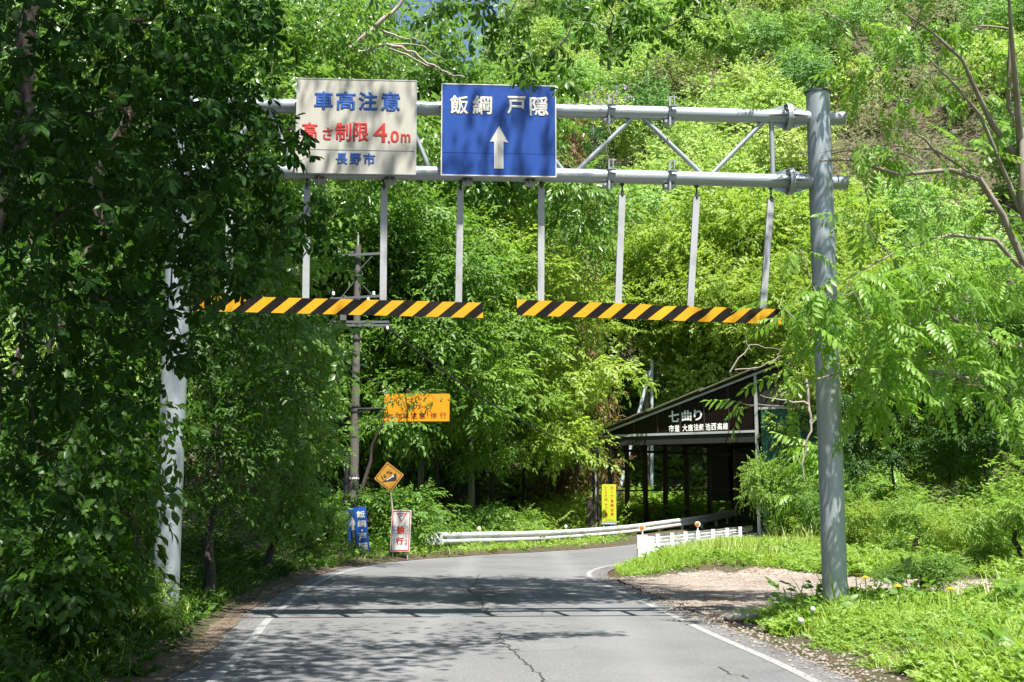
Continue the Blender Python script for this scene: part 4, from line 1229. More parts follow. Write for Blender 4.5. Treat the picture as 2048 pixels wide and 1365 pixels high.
# left wall: posts, rails
def lw(i, z, q=0.0): p = Lw[i] + sd_(i) * (u0 * 0 + q); return Vector((p.x, p.y, z))
for i in range(10):
    zb = road_z(Lw[i].y) - .6; m = MB(); top = zroof(0) - .05 + .02 * i
    m.bar(lw(i, zb, .1), lw(i, top, .1), .16 if i else .2, .2, Vector((math.sin(hs[i]), math.cos(hs[i]), 0))); m.build('post', M['shed_steel'], shed)
for z in (2.05, zB - .62, zB - .25):
    m = MB()
    for i in range(9): m.bar(lw(i, z + .02 * i, .06), lw(i + 1, z + .02 * i + .02, .06), .05, .07 if z < 3 else .12)
    m.build('wall_rail', M['shed_steel'], shed)
m = MB()
for i in range(5, 9): m.poly([lw(i, 1.6, -.03), lw(i + 1, 1.6, -.03), lw(i + 1, zB, -.03), lw(i, zB, -.03)], Vector((*sd_(i), 0)) * .03)
m.build('wall_panel', M['shed_dark'], shed)
m = MB()
for i in range(9): m.poly([Vector((*Rw[i], -.2)), Vector((*Rw[i + 1], -.2)), Vector((*Rw[i + 1], zR - .2)), Vector((*Rw[i], zR - .2))], Vector((*sd_(i), 0)) * .1)
m.build('back_wall', M['shed_dark'], shed)
for i in range(1, 9):
    m = MB(); m.bar(lw(i, zB - .1, .1), Vector((*Rw[i], zB + .2)), .15, .25); m.build('crossbeam', M['shed_steel'], shed)
# lettering on the gable
def gtext(b_, x0, y0, x1, y1, o_=.025):
    Y0 = (gl + gd * upx((x0 + x1) / 2)).y
    za, zb_ = at(x0, y1, Y0).z, at(x0, y0, Y0).z
    text(b_, M['t_bright'], shed, gl + gnn * .03, gd, UP, (upx(x0), za, upx(x1), zb_), o_, .004)
for ch, x0, y0, x1, y1 in (('七', 1337, 822, 1358, 845), ('曲', 1363, 821, 1383, 843), ('り', 1387, 820, 1404, 842)): gtext(ch, x0, y0, x1, y1, .03)
for i, (ch, x) in enumerate((('市', 1337), ('道', 1348.5), ('大', 1364), ('座', 1375), ('法', 1386.5), ('師', 1398), ('池', 1410), ('西', 1421.5), ('高', 1433.5), ('線', 1445))):
    yy = 851 - (x - 1337) * .045; gtext(ch, x, yy, x + 10.3, yy + 14, .03)

# ------------------------------------------------------------------ things around the shed
p = stand(1191, 1052, 52); m = MB(); zt = at(1190, 905, 52).z
cp = thing('cable_riser', p, 'dark pipes and pale conduit on a post left of the shed', 'cable riser')
for dx_, r_, mt, part in ((-.07, .05, 'shed_steel', 'pipe'), (.03, .028, 'alu', 'conduit'), (.12, .06, 'shed_steel', 'pipe')):
    m = MB(); m.tube([p + X * dx_ - UP * .3, (p.x + dx_, p.y, zt)], r_, 10); m.build(part, M[mt], cp)
for z in (.7, 1.5, 2.2): m = MB(); m.box(p + X * .03 + UP * z - Yv * .06, X * .22, Yv * .03, UP * .035); m.build('clamp', M['shed_steel'], cp)
m = MB(); m.box(Vector((p.x + .03, p.y, zt + .08)), X * .16, Yv * .1, UP * .12); m.build('head', M['darksteel'], cp)
p = at(1181, 1026, 51.5); m = MB(); m.box(p, X * .17, Yv * .14, UP * .55); bx_ = thing('switch_box', (p.x, p.y, tz(p.x, p.y)), 'brown upright switch box beside the cable pipes', 'switch box')
cb = m.build('cabinet', M['cabinet'], bx_); m = MB(); m.box(p - Yv * .15, X * .15, Yv * .012, UP * .52); m.build('door', M['cabinet'], bx_)
m = MB(); m.box(p + UP * .57, X * .19, Yv * .17, UP * .025); m.build('lid', M['shed_steel'], bx_)
m = MB(); zg = tz(p.x, p.y); m.box(Vector((p.x, p.y, (p.z - .55 + zg) / 2 - .05)), X * .04, Yv * .04, UP * max(.1, (p.z - .55 - zg) / 2 + .1)); m.build('leg', M['shed_steel'], bx_)
# acid yellow notice
yY = 51.0; a, c_ = at(1204, 1044, yY), at(1232, 969, yY); w_, h_ = c_.x - a.x, c_.z - a.z
t, n_ = board('curve_notice', 'tall acid yellow notice with red vertical writing at the shed mouth', 'notice board', a, w_, h_, X, UP, M['sign_yellow'])
sx, sy = w_ / 385., h_ / 975.
def ytext(ch, mt, x, y, s_, o_=.03): text(ch, mt, t, a, X, UP, ((x - s_ / 2 - 312) * sx, (1125 - y - s_ / 2) * sy, (x + s_ / 2 - 312) * sx, (1125 - y + s_ / 2) * sy), o_, .003)
for ch, y in (('カ', 240), ('プ', 462), ('連', 585), ('続', 697), ('注', 815), ('意', 925)): ytext(ch, M['t_red'], 585, y, 84)
m = MB(); q = a + X * (582 - 312) * sx + UP * (1125 - 345) * sy + n_ * .003; m.box(q, X * .012, n_ * .002, UP * 42 * sy); m.build('lettering', M['t_red'], t)
for ch, y, s_ in (('シ', 235, 70), ('ェ', 315, 50), ('ッ', 385, 50), ('ド', 455, 64), ('内', 545, 78), ('ラ', 685, 66), ('イ', 765, 62), ('ト', 840, 60), ('点', 915, 78), ('灯', 1000, 78)): ytext(ch, M['t_red'], 425, y, s_)
for ch, x in (('長', 430), ('野', 510), ('市', 588)): ytext(ch, M['t_navy'], x, 1080, 34)
m = MB(); m.box(a + X * w_ / 2 - UP * .06 - n_ * .02, X * w_ * .52, n_ * .01, UP * .045)
for s_ in (.1, .9): m.tube([a + X * w_ * s_ - n_ * .05 - UP * .7, a + X * w_ * s_ - n_ * .05 + UP * h_ * .9], .02, 8)
m.build('frame', M['pale_pole'], t)
# pale steel pole with a raking stay, and a timber pole beside it
p0, p1 = at(1303, 1050, 66), at(1303, 720, 66)
sp_ = thing('steel_pole', (p0.x, p0.y, tz(p0.x, p0.y)), 'pale blue grey steel pole with a raking stay rising behind the shed roof', 'steel pole')
m = MB(); m.tube([(p0.x, p0.y, tz(p0.x, p0.y) - .3), p1], .10, 12); m.build('pole', M['pale_pole'], sp_)
q0, q1 = at(1238, 985, 65), at(1299, 742, 65.7); m = MB(); m.tube([q0 - (q1 - q0) * .25, q1], .10, 10); m.build('stay', M['pale_pole'], sp_)
p0, p1 = at(1292, 1000, 67.5), at(1292, 742, 67.5); m = MB(); m.tube([(p0.x, p0.y, tz(p0.x, p0.y) - .3), p1], [.2, .15], 12)
o = m.build('timber_pole', M['bark_grey']); tag(o, 'bare grey timber pole standing close beside the pale steel pole', 'timber pole')
# old retaining wall up the slope behind the shed
a, b = at(1215, 850, 72), at(1420, 835, 75); m = MB(); n = 14
d = (b - a); hgt = 2.6
for i in range(n): 
    p = a + d * (i / n); q = a + d * ((i + .96) / n)
    m.poly([p - UP * 4, q - UP * 4, q + UP * (hgt * .35 + .12 * math.sin(i * 2.1)), p + UP * (hgt * .35 + .12 * math.sin(i * 2.1 + .4))], (0, .4, 0))
o = m.build('retaining_wall', M['retain']); tag(o, 'old grey stone retaining wall above the shed eave', 'retaining wall')
# cables from the utility pole
def cable(label, p, q, sag, r_=.02):
    m = MB(); p, q = Vector(p), Vector(q); m.tube([p.lerp(q, i / 24) - UP * sag * 4 * (i / 24) * (1 - i / 24) for i in range(25)], r_, 6)
    tag(m.build('overhead_cable', M['cable']), label, 'cable')
cable('black cable sagging from the grey concrete pole to the dark pipes by the shed', pp(655, .9, -.17), (cp.location.x, cp.location.y, at(1190, 905, 52).z), .5, .03)
cable('thin cable from the upper crossarm of the concrete pole to the pale steel pole', pp(597, .9, -.17), at(1303, 735, 66), 1.2, .016)
cable('cable running left from the lower crossarm of the grey concrete pole', pp(650, -.78, -.17), (-16, 34, 7.6), .5, .025)
# ------------------------------------------------------------------ trees
def LB(px, py, Y, r, n, fl=.65):
    p = at(px, py, Y); return (p.x, p.y, p.z, r, r, r * fl, n)
def foot(px, Y, dz=0.0):
    x = at(px, 1000, Y).x; return Vector((x, Y, tz(x, Y) + dz))

# the big leaved tree on the left bank beside the camera
b = Vector((-8.2, 8.5, 0)); b.z = tz(b.x, b.y)
lobes = [LB(*a) for a in (
    (40, 60, 8.5, .9, 60), (200, 40, 9.2, .9, 60), (380, 50, 9.6, .85, 55), (480, 20, 10.5, .5, 26), (90, 250, 8.2, .85, 60), (270, 230, 9.0, .85, 60), (410, 210, 10, .7, 48),
    (120, 430, 8.4, .85, 58), (310, 400, 8.8, .8, 55), (455, 330, 10, .55, 34), (530, 290, 10.4, .34, 14), (575, 258, 9.6, .14, 5), (612, 275, 9.6, .07, 2), (480, 440, 10.2, .5, 26), (580, 455, 10.6, .36, 16), (680, 490, 10.8, .2, 6), (630, 410, 10.6, .2, 6),
    (90, 620, 8.6, .8, 50), (255, 590, 9.2, .75, 48), (400, 520, 10, .6, 34), (330, 620, 9.6, .4, 18), (365, 340, 10.6, .45, 45), (375, 210, 10.8, .45, 48), (350, 470, 10.4, .38, 30), (390, 130, 10.8, .4, 36), (500, 200, 10.8, .3, 18), (60, 800, 9, .7, 40), (210, 760, 9.6, .6, 32), (110, 960, 9.6, .6, 30), (445, 560, 10.2, .3, 10), (370, 690, 10.5, .25, 7))]
up = [(-6.5, 5.5, 8.2, 1.9, 1.9, 1.2, 150), (-4.5, 7.5, 9.2, 1.9, 1.8, 1.2, 150), (-2.6, 6.4, 9.0, 1.6, 1.6, 1.0, 100), (-6, 9, 10.5, 2, 2, 1.4, 160), (-8, 4.5, 9.6, 2, 2, 1.4, 150), (-4.2, 4.5, 10.4, 1.8, 1.8, 1.2, 120),  # crown out of view, extended and thickened to shade the leaves in frame
      (-7.5, 7.5, 12.5, 2, 2, 1.4, 140), (-4.2, 9.6, 12.2, 1.9, 1.9, 1.2, 130), (-8.5, 11, 9.5, 1.8, 1.8, 1.4, 130), (-1.2, 8.6, 10.6, 1.5, 1.6, .9, 80), (-9.5, 7, 7.2, 1.8, 1.8, 1.4, 130), (-5.8, 2.6, 8.2, 1.7, 1.7, 1.2, 110), (-3.2, 2.4, 9.4, 1.6, 1.6, 1.0, 90), (-5.5, 6.6, 6.9, 1.3, 1.3, .8, 80), (-1.0, 5.0, 9.8, 1.2, 1.2, .8, 45),
      (-5.2, 1.0, 6.6, 1.6, 1.6, 1.1, 110), (-4.0, -1.0, 7.6, 1.7, 1.6, 1.1, 110), (-6.8, 2.2, 6.2, 1.5, 1.5, 1.1, 110), (-7.4, .2, 7.6, 1.6, 1.6, 1.1, 100), (-2.2, .2, 8.6, 1.6, 1.6, 1.0, 90), (-3.6, 5.2, 7.4, 1.2, 1.2, .7, 80), (-7.8, 3.8, 5.0, 1.3, 1.3, 1.0, 90)]
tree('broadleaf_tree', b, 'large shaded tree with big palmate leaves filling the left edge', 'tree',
     [b - UP * .3, b + Vector((.4, .1, 3)), b + Vector((.9, -.6, 7)), b + Vector((1.2, -.8, 11))], lobes + [u[:6] + (int(u[6] * 1.9),) for u in up] + [(-.4, 7.2, 9.4, 1.3, 1.2, .7, 110), (.3, 9.6, 9.8, 1.2, 1.0, .6, 90), (-1.8, 10.2, 10.0, 1.5, 1.2, .8, 200), (-2.6, 8.4, 10.4, 1.6, 1.4, .8, 200), (-.8, 8.8, 9.2, 1.2, 1.0, .6, 120), (-1.4, 7.0, 8.2, 1.2, 1.0, .6, 90), (-1.6, 5.2, 11.2, 1.6, 1.5, .9, 190), (-3.2, 4.8, 12.2, 1.7, 1.6, 1, 190), (-.4, 5.6, 11.4, 1.3, 1.3, .7, 110), (-4.8, 3.8, 12.6, 1.8, 1.7, 1, 190), (-6.6, 3.2, 12, 1.8, 1.7, 1, 190), (-2.2, 2.8, 10.8, 1.6, 1.5, .9, 170), (-4.6, 1.6, 9.8, 1.7, 1.6, 1, 180), (-7.5, 1.6, 10.2, 1.7, 1.6, 1.1, 170), (-3.4, -2.2, 5.6, 1.5, 1.5, 1.1, 130), (-5.6, -2.6, 5.2, 1.5, 1.5, 1.2, 130), (-8.4, -1.4, 5.6, 1.6, 1.6, 1.2, 130)], PALM, .225, M['lf_near'], M['bark_dark'], 11, .26, 1.75, droop=.45, tilt=.4)  # inline lobes, also unseen, added for more shade and road dapples
# limb hanging into the top of the picture
b = Vector((-5.6, 12.5, 0)); b.z = tz(b.x, b.y)
lobes = [LB(*a) for a in ((1000, 60, 11.5, .26, 13), (1040, 110, 11.6, .24, 12), (1085, 140, 11.6, .18, 8), (1120, 90, 11.8, .16, 6), (985, 20, 11.4, .28, 13), (1150, 160, 11.9, .15, 6), (1170, 30, 12, .26, 12), (1220, 60, 12.1, .24, 11), (1225, 105, 12.1, .14, 5), (1275, 25, 12.2, .26, 13), (1330, 55, 12.3, .24, 11), (1390, 30, 12.4, .26, 12), (1430, 65, 12.4, .16, 6), (1330, 5, 12.3, .3, 13), (1240, -20, 12.2, .4, 18), (1080, -40, 11.8, .4, 16), (930, -10, 11.4, .3, 12), (875, 25, 11.4, .2, 6), (1420, -30, 12.4, .35, 14))]
up = [(-3.2, 12, 8.2, 1.4, 1.2, .7, 70), (-1.2, 12.3, 8.2, 1.3, 1.1, .6, 55), (.9, 12.3, 8.2, 1.1, 1, .5, 45), (-5, 11.4, 9.4, 1.5, 1.5, 1, 90), (-3, 10.4, 10.5, 1.4, 1.4, .9, 60), (-.9, 12.2, 14.6, 1.3, 1.0, .6, 120), (1.3, 12.4, 14.4, 1.2, .9, .5, 110), (-2.8, 12.0, 14.2, 1.3, 1.0, .6, 80)]  # unseen lobes; the topmost are added to dapple the signs with shadow
def limb(w):
    w.tube([b + Vector((.2, 0, 6.6)), Vector((-3.2, 12.2, 8.0)), Vector((-1, 12.2, 8.3)), Vector((.8, 12.2, 7.9)), at(1230, -20, 12.2), at(1400, 10, 12.4)], [.09, .075, .06, .045, .03, .012], 7)
    w.tube([Vector((-1, 12.2, 8.3)), at(1010, -60, 11.6), at(1028, 60, 11.6), at(1085, 125, 11.7), at(1150, 160, 11.9)], [.04, .03, .02, .012, .006], 6)
    w.tube([at(1230, -20, 12.2), at(1215, 40, 12.1), at(1226, 110, 12.1)], [.02, .012, .006], 5)
tree('broadleaf_tree', b, 'tree whose dark leafy limb hangs down into the top middle above the blue sign', 'tree',
     [b - UP * .3, b + Vector((.1, 0, 4)), b + Vector((.3, -.2, 8)), b + Vector((.8, -1, 10))], lobes + up, PALM[:2] + PALM[3:4], .20, M['lf_hang'], M['bark_dark'], 12, .16, 1.6, droop=.7, tilt=.45, twigs=3)
# tall tree on the left bank whose canopy throws the shadow across the road
b = Vector((-9.0, 23.5, 0)); b.z = tz(b.x, b.y)
lobes = [LB(*a) for a in ((520, 60, 25, 1.5, 150), (640, 40, 26, 1.4, 140), (560, 180, 24.5, 1.3, 130), (690, 130, 26, 1.2, 110), (640, 260, 25, 1.3, 130), (760, 210, 27, 1.1, 90), (500, 330, 23, 1.2, 110), (585, 390, 24, .9, 80), (770, 270, 27, .8, 60), (560, 500, 23, 1.1, 100), (820, 270, 27, .8, 50), (470, 470, 22, 1.0, 90), (550, 540, 23.5, .7, 55), (700, 30, 27, .8, 50),
    (520, 650, 22, 1.0, 90), (600, 720, 22.5, .9, 70), (610, 640, 23, .7, 55), (480, 760, 21, .9, 80), (580, 820, 22, .8, 60), (740, -20, 27, .6, 30), (790, 20, 28, .5, 16), (850, 50, 28, .5, 14), (900, 10, 28, .6, 24), (860, 130, 28, .5, 18), (800, 120, 28, .5, 22))]
up = [(-4.4, 17.5, 11.8, 2.1, 2, .9, 840), (-1.6, 16.2, 11.6, 1.9, 1.7, .8, 760), (1.3, 16.4, 11.8, 1.9, 1.7, .7, 720), (-3.0, 20.0, 12.6, 2.1, 1.9, .9, 800), (0.2, 19.4, 12.8, 2.0, 1.7, .8, 760), (3.6, 16.8, 12.0, 1.8, 1.5, .7, 520), (3.0, 19.0, 12.8, 1.6, 1.5, .7, 480), (5.6, 16.0, 12.4, 1.4, 1.0, .5, 260), (-6.4, 19, 12, 2.2, 2.2, 1.2, 200), (-6, 23, 13.6, 2.2, 2.2, 1.2, 180), (-8.5, 21, 14, 2.2, 2.2, 1.2, 180), (-9, 25, 12, 2.2, 2.2, 1.4, 180), (-7.6, 16.5, 10.6, 1.8, 1.8, 1.0, 130),
      (-6.9, 20, 9.4, 1.6, 1.6, 1.0, 110)]
tree('broadleaf_tree', b, 'tall bright tree on the left bank filling the picture above the white sign', 'tree',
     [b - UP * .3, b + Vector((.6, -.4, 4)), b + Vector((1.6, -1, 8)), b + Vector((2.2, -2, 12.4))], lobes + up, SPRAYS_OVAL, .52, M['lf_pale'], M['bark_brown'], 13, .28, 1.0, droop=.25)
# dark trees of the left bank, standing in that shade
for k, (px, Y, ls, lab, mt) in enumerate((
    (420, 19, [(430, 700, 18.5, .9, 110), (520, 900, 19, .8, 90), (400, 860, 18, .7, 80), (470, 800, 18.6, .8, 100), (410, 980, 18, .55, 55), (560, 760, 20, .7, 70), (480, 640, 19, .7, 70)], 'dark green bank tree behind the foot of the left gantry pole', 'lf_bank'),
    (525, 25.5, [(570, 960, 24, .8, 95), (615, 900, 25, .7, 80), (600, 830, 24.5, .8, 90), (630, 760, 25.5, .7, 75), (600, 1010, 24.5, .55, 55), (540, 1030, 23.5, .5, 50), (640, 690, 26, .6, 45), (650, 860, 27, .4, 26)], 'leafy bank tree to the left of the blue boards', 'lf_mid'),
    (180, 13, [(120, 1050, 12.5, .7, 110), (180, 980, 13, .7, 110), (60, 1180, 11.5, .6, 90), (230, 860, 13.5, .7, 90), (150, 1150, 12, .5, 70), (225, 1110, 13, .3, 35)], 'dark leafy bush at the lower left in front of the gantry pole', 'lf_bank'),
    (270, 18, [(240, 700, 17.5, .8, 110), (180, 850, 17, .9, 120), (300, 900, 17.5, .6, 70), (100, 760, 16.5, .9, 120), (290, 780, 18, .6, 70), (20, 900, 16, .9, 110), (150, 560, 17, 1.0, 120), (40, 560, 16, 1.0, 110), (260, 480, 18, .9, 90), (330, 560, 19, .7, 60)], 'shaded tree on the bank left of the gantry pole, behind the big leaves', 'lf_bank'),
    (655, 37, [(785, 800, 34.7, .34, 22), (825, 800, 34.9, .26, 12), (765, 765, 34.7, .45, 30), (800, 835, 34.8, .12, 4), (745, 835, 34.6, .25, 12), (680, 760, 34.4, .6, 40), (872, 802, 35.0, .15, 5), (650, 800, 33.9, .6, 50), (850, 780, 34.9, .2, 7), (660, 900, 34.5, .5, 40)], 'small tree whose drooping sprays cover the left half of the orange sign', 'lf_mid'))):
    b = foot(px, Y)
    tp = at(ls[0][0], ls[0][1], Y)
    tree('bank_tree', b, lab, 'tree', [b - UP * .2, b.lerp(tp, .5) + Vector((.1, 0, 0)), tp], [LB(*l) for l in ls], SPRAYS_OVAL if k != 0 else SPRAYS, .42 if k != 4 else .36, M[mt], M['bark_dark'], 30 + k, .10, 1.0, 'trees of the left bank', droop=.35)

# walnut tree leaning in from the right edge
b = foot(2150, 16.5)
fork = at(2062, 560, 16.4); fork2 = at(2045, 330, 16.2)
WL = [(1740, 130, 16, .38, 12), (1700, 150, 15.8, .2, 5), (1830, 60, 16.4, .42, 15), (1940, 60, 16.6, .45, 16), (2030, 110, 16.6, .4, 14), (1590, 10, 16, .15, 3), (1800, 200, 16.2, .36, 12), (1880, 140, 16.3, .4, 13), (1960, 190, 16.5, .35, 11), (1700, 50, 16, .32, 9),
      (1750, 300, 15.5, .32, 9), (1830, 320, 15.8, .3, 9), (1930, 300, 16.2, .3, 9), (2020, 250, 16.5, .35, 11), (1575, 330, 17.6, .14, 3), (1700, 300, 15.6, .16, 3), (1720, 440, 15.3, .3, 8), (1850, 430, 15.8, .34, 10), (1980, 420, 16.4, .34, 10),
      (1700, 570, 14.8, .42, 17), (1800, 540, 15.2, .42, 16), (1900, 560, 15.6, .42, 16), (2010, 560, 16, .42, 16), (1640, 600, 14.8, .32, 12), (1590, 640, 14.9, .22, 6), (1740, 640, 14.9, .4, 15), (1850, 660, 15.4, .42, 16), (1960, 660, 16, .42, 16), (2040, 700, 16.2, .4, 14),
      (1620, 670, 14.9, .2, 4), (1730, 720, 15.2, .32, 9), (1800, 740, 15.4, .4, 15), (1920, 760, 15.9, .42, 16), (2020, 800, 16.2, .4, 14), (1575, 745, 15.2, .14, 2), (1500, 812, 15.4, .08, 1), (1580, 815, 15.2, .12, 2), (1600, 500, 15, .16, 2), (1750, 800, 15.6, .34, 11), (1560, 610, 15, .1, 2)]
up = [(5.3, 14.3, 8.6, .9, .7, .5, 34), (4.4, 13.8, 9.4, 1.0, .7, .5, 36), (6.0, 14.8, 9.2, 1.0, 1, .6, 45), (4.6, 14.6, 9.8, 1.0, 1, .6, 40), (7.4, 14, 9.8, 1.2, 1.2, .8, 26), (7.8, 16.5, 10.5, 1.2, 1.2, .8, 26), (6.2, 13.2, 10.6, 1.0, 1, .6, 20)]  # fronds above the frame, added to streak the right pole with shadow
def wlimbs(w):
    for pts, r0 in (([(2062, 560), (2005, 430), (1960, 360), (1900, 340), (1800, 350), (1700, 320), (1640, 322)], .055), ([(2045, 330), (1985, 250), (1960, 200), (1925, 120), (1870, 70), (1800, 20)], .05), ([(2045, 330), (2034, 200), (2022, 60), (2016, -40)], .06),
                    ([(2045, 430), (1960, 230), (1905, 165), (1850, 110)], .035), ([(2062, 560), (1990, 480), (1900, 470), (1800, 500), (1690, 560)], .04), ([(2075, 700), (1990, 690), (1880, 620), (1760, 600), (1660, 620), (1590, 640)], .04), ([(2075, 700), (1950, 760), (1840, 740), (1700, 740), (1630, 760), (1560, 790)], .035), ([(1900, 340), (1850, 280), (1790, 240)], .02), ([(1960, 360), (1870, 300), (1760, 290), (1640, 305)], .02)):
        n = len(pts); P = [at(x, y, 16.4 - 1.2 * i / (n - 1)) for i, (x, y) in enumerate(pts)]
        w.tube(P, [r0 * (1 - .8 * i / (n - 1)) for i in range(n)], 7)
tree('walnut_tree', b, 'walnut tree leaning in from the right edge with long feather leaves over the right pole', 'tree',
     [b - UP * .3, at(2090, 800, 16.5), fork, fork2, at(2022, 60, 16.2)], [LB(*(a[:4] + (max(1, int(a[4] * (1.7 if a[1] > 500 else 1.0))),) + (.6,))) for a in WL] + up, PINN, .45, M['lf_walnut'], M['bark_grey'], 21, .12, 1.0, droop=.35, tilt=.3, twigs=8, extra=wlimbs)

# bare grey limbs among the right hand foliage
for k, (lab, Y, sets) in enumerate((
    ('bare grey forked branch hanging in front of the green shed sheet', 36, [([(1612, 760), (1618, 820), (1622, 850), (1612, 900), (1606, 940), (1612, 975)], .05), ([(1618, 810), (1560, 800), (1520, 790)], .03), ([(1622, 850), (1640, 830)], .02), ([(1606, 940), (1590, 910)], .015)]),
    ('thin bare twigs crossing the shade above the shed roof', 50, [([(1460, 745), (1500, 690), (1560, 700)], .04), ([(1470, 740), (1520, 735), (1580, 690)], .03), ([(1500, 700), (1490, 670)], .02), ([(1540, 730), (1560, 712), (1600, 715)], .025)]),
    ('fallen bare branches at the top of the left tree', 26, [([(700, 98), (745, 60), (800, 10), (815, -20)], .08), ([(725, 105), (770, 88), (830, 105), (880, 140), (930, 155)], .05), ([(780, 98), (850, 130), (905, 150)], .03), ([(760, 60), (810, 78), (850, 85)], .03), ([(770, 90), (830, 90), (890, 120)], .025)]))):
    m = MB(); rng.seed(k)
    for pts, r0 in sets:
        P = [at(x, y, Y) for x, y in pts]; Q = [P[0]]
        for a, c in zip(P[:-1], P[1:]): Q += wob(a, c, 4, .10)[1:]
        m.tube(Q, [r0 * (1 - .75 * i / (len(Q) - 1)) for i in range(len(Q))], 6)
    tag(m.build('bare_branch', M['deadwood']), lab, 'branch')

# woodland trees beyond the road: a few kinds, copied
def auto_lobes(c, R_, H, n, seed, r=.34, cnt=110, fl=.62):
    q = np.random.default_rng(seed); out = []
    for i in range(n):
        u = norm(q.normal(size=3)); 
        if u[2] < -.55: u[2] *= -1
        s = q.uniform(.45, .95); rr = R_ * r * q.uniform(.75, 1.25)
        out.append((c[0] + u[0] * R_ * s, c[1] + u[1] * R_ * s, c[2] + u[2] * H / 2 * s, rr, rr, rr * fl, int(cnt * q.uniform(.7, 1.3))))
    return out
KINDS = {}
def kind_tree(key, name, R_, H, trunk_h, n, tm, size, leafm, barkm, seed, cnt=62, fl=.42, r=.26, droop=.12):
    """a reusable woodland tree, crown base trunk_h above its foot"""
    b = Vector((0, 0, 0)); cz = trunk_h + H / 2 if trunk_h > .2 else H * .36
    t = tree(name, b, None, None, [b - UP * .5, Vector((.15, .1, trunk_h * .7)), Vector((-.1, 0, cz)), Vector((.2, .1, cz + H * .32))], auto_lobes((0, 0, cz), R_, H, n, seed, r, cnt, fl), tm, size, M[leafm], M[barkm], seed, .105, 1.0, droop=droop, power=.6)
    KINDS[key] = [t, True, trunk_h + H]
def conifer(key, H, R_, leafm, seed):
    q = np.random.default_rng(seed); t = thing('conifer_tree', (0, 0, 0), None, None); f = FB(seed); w = MB()
    w.tube([(0, 0, -.5), (.05, 0, H * .5), (0, .05, H)], [.24, .14, .02], 9)
    for z in np.arange(H * .14, H * .985, .34):
        k = 7; r = R_ * (1 - z / H) ** .75 + .12
        for j in range(k):
            a = 6.283 * j / k + q.uniform(0, 1) + z; L = r * q.uniform(.65, 1.15); d = np.array((math.cos(a), math.sin(a), -.22))
            n = max(3, int(L * 8)); s = np.linspace(.15, 1, n)[:, None] * L
            P = np.array((0, 0, z))[None] + d[None] * s; P[:, 2] += .12 * s[:, 0] ** 2 * .3
            D = d[None] + q.normal(size=(n, 3)) * .5; D[:, 2] -= .25
            f.put(NEEDLE, P, D, np.tile((0, 0, 1.), (n, 1)) + q.normal(size=(n, 3)) * .4, .55 * q.uniform(.7, 1.2, n))
            w.tube([(0, 0, z), tuple(d * L * .8 + np.array((0, 0, z)))], [.03, .008], 4, cap=False)
    w.build('trunk', M['bark_brown'], t); f.build('crown', M[leafm], t); KINDS[key] = [t, True, H]
kind_tree('spring_a', 'broadleaf_tree', 3.3, 10.2, .45, 66, SPRAYS, .62, 'lf_spring', 'bark_dark', 51)
kind_tree('spring_b', 'broadleaf_tree', 3.0, 9.4, .45, 62, SPRAYS_FINE, .66, 'lf_yellow', 'bark_dark', 52)
kind_tree('mid_a', 'broadleaf_tree', 3.2, 9.8, .45, 64, SPRAYS, .60, 'lf_mid', 'bark_dark', 53)
kind_tree('layer_a', 'broadleaf_tree', 4.0, 7.4, 1.8, 58, SPRAYS_FINE, .70, 'lf_yellow', 'bark_brown', 54, 58, .24, .27, .05)
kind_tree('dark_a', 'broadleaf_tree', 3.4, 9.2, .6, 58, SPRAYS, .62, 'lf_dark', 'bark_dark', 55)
kind_tree('pale_a', 'broadleaf_tree', 3.3, 9.6, 2.0, 56, SPRAYS, .64, 'lf_pale', 'bark_grey', 56)
kind_tree('shrub_a', 'shrub', 1.25, 1.7, .15, 16, SPRAYS, .27, 'lf_spring', 'bark_dark', 57, 95, .4, .30)
kind_tree('shrub_b', 'shrub', 1.2, 1.8, .15, 16, SPRAYS_FINE, .30, 'lf_yellow', 'bark_dark', 58, 95, .4, .30)
kind_tree('shrub_c', 'shrub', 1.3, 1.6, .15, 16, SPRAYS, .27, 'lf_mid', 'bark_dark', 59, 95, .4, .30)
kind_tree('shrub_d', 'shrub', 1.2, 1.8, .15, 14, PINN, .50, 'lf_walnut', 'bark_grey', 60, 14, .6, .34)
conifer('cedar', 17, 2.3, 'lf_cedar', 71); conifer('fir', 16, 2.4, 'lf_cedar_g', 72)
def place(key, px, Y, top, label, cat='tree', group=None, rz=0, wide=1.0, foot_dz=0.0):
    """stand a copy at a distance, scaled so that its top reaches the pixel row"""
    t, first, H = KINDS[key]
    b = foot(px, Y, foot_dz); h = at(px, top, Y).z - b.z; s = h / H
    o = t if first else copy_tree(t); KINDS[key][1] = False
    o.location = b; o.scale = (s * wide, s * wide, s); o.rotation_euler.z = rz
    tag(o, label, cat, group); return o
G1, G2, G3 = 'woodland trees beyond the road', 'conifers on the slope', 'shrubs of the roadside'
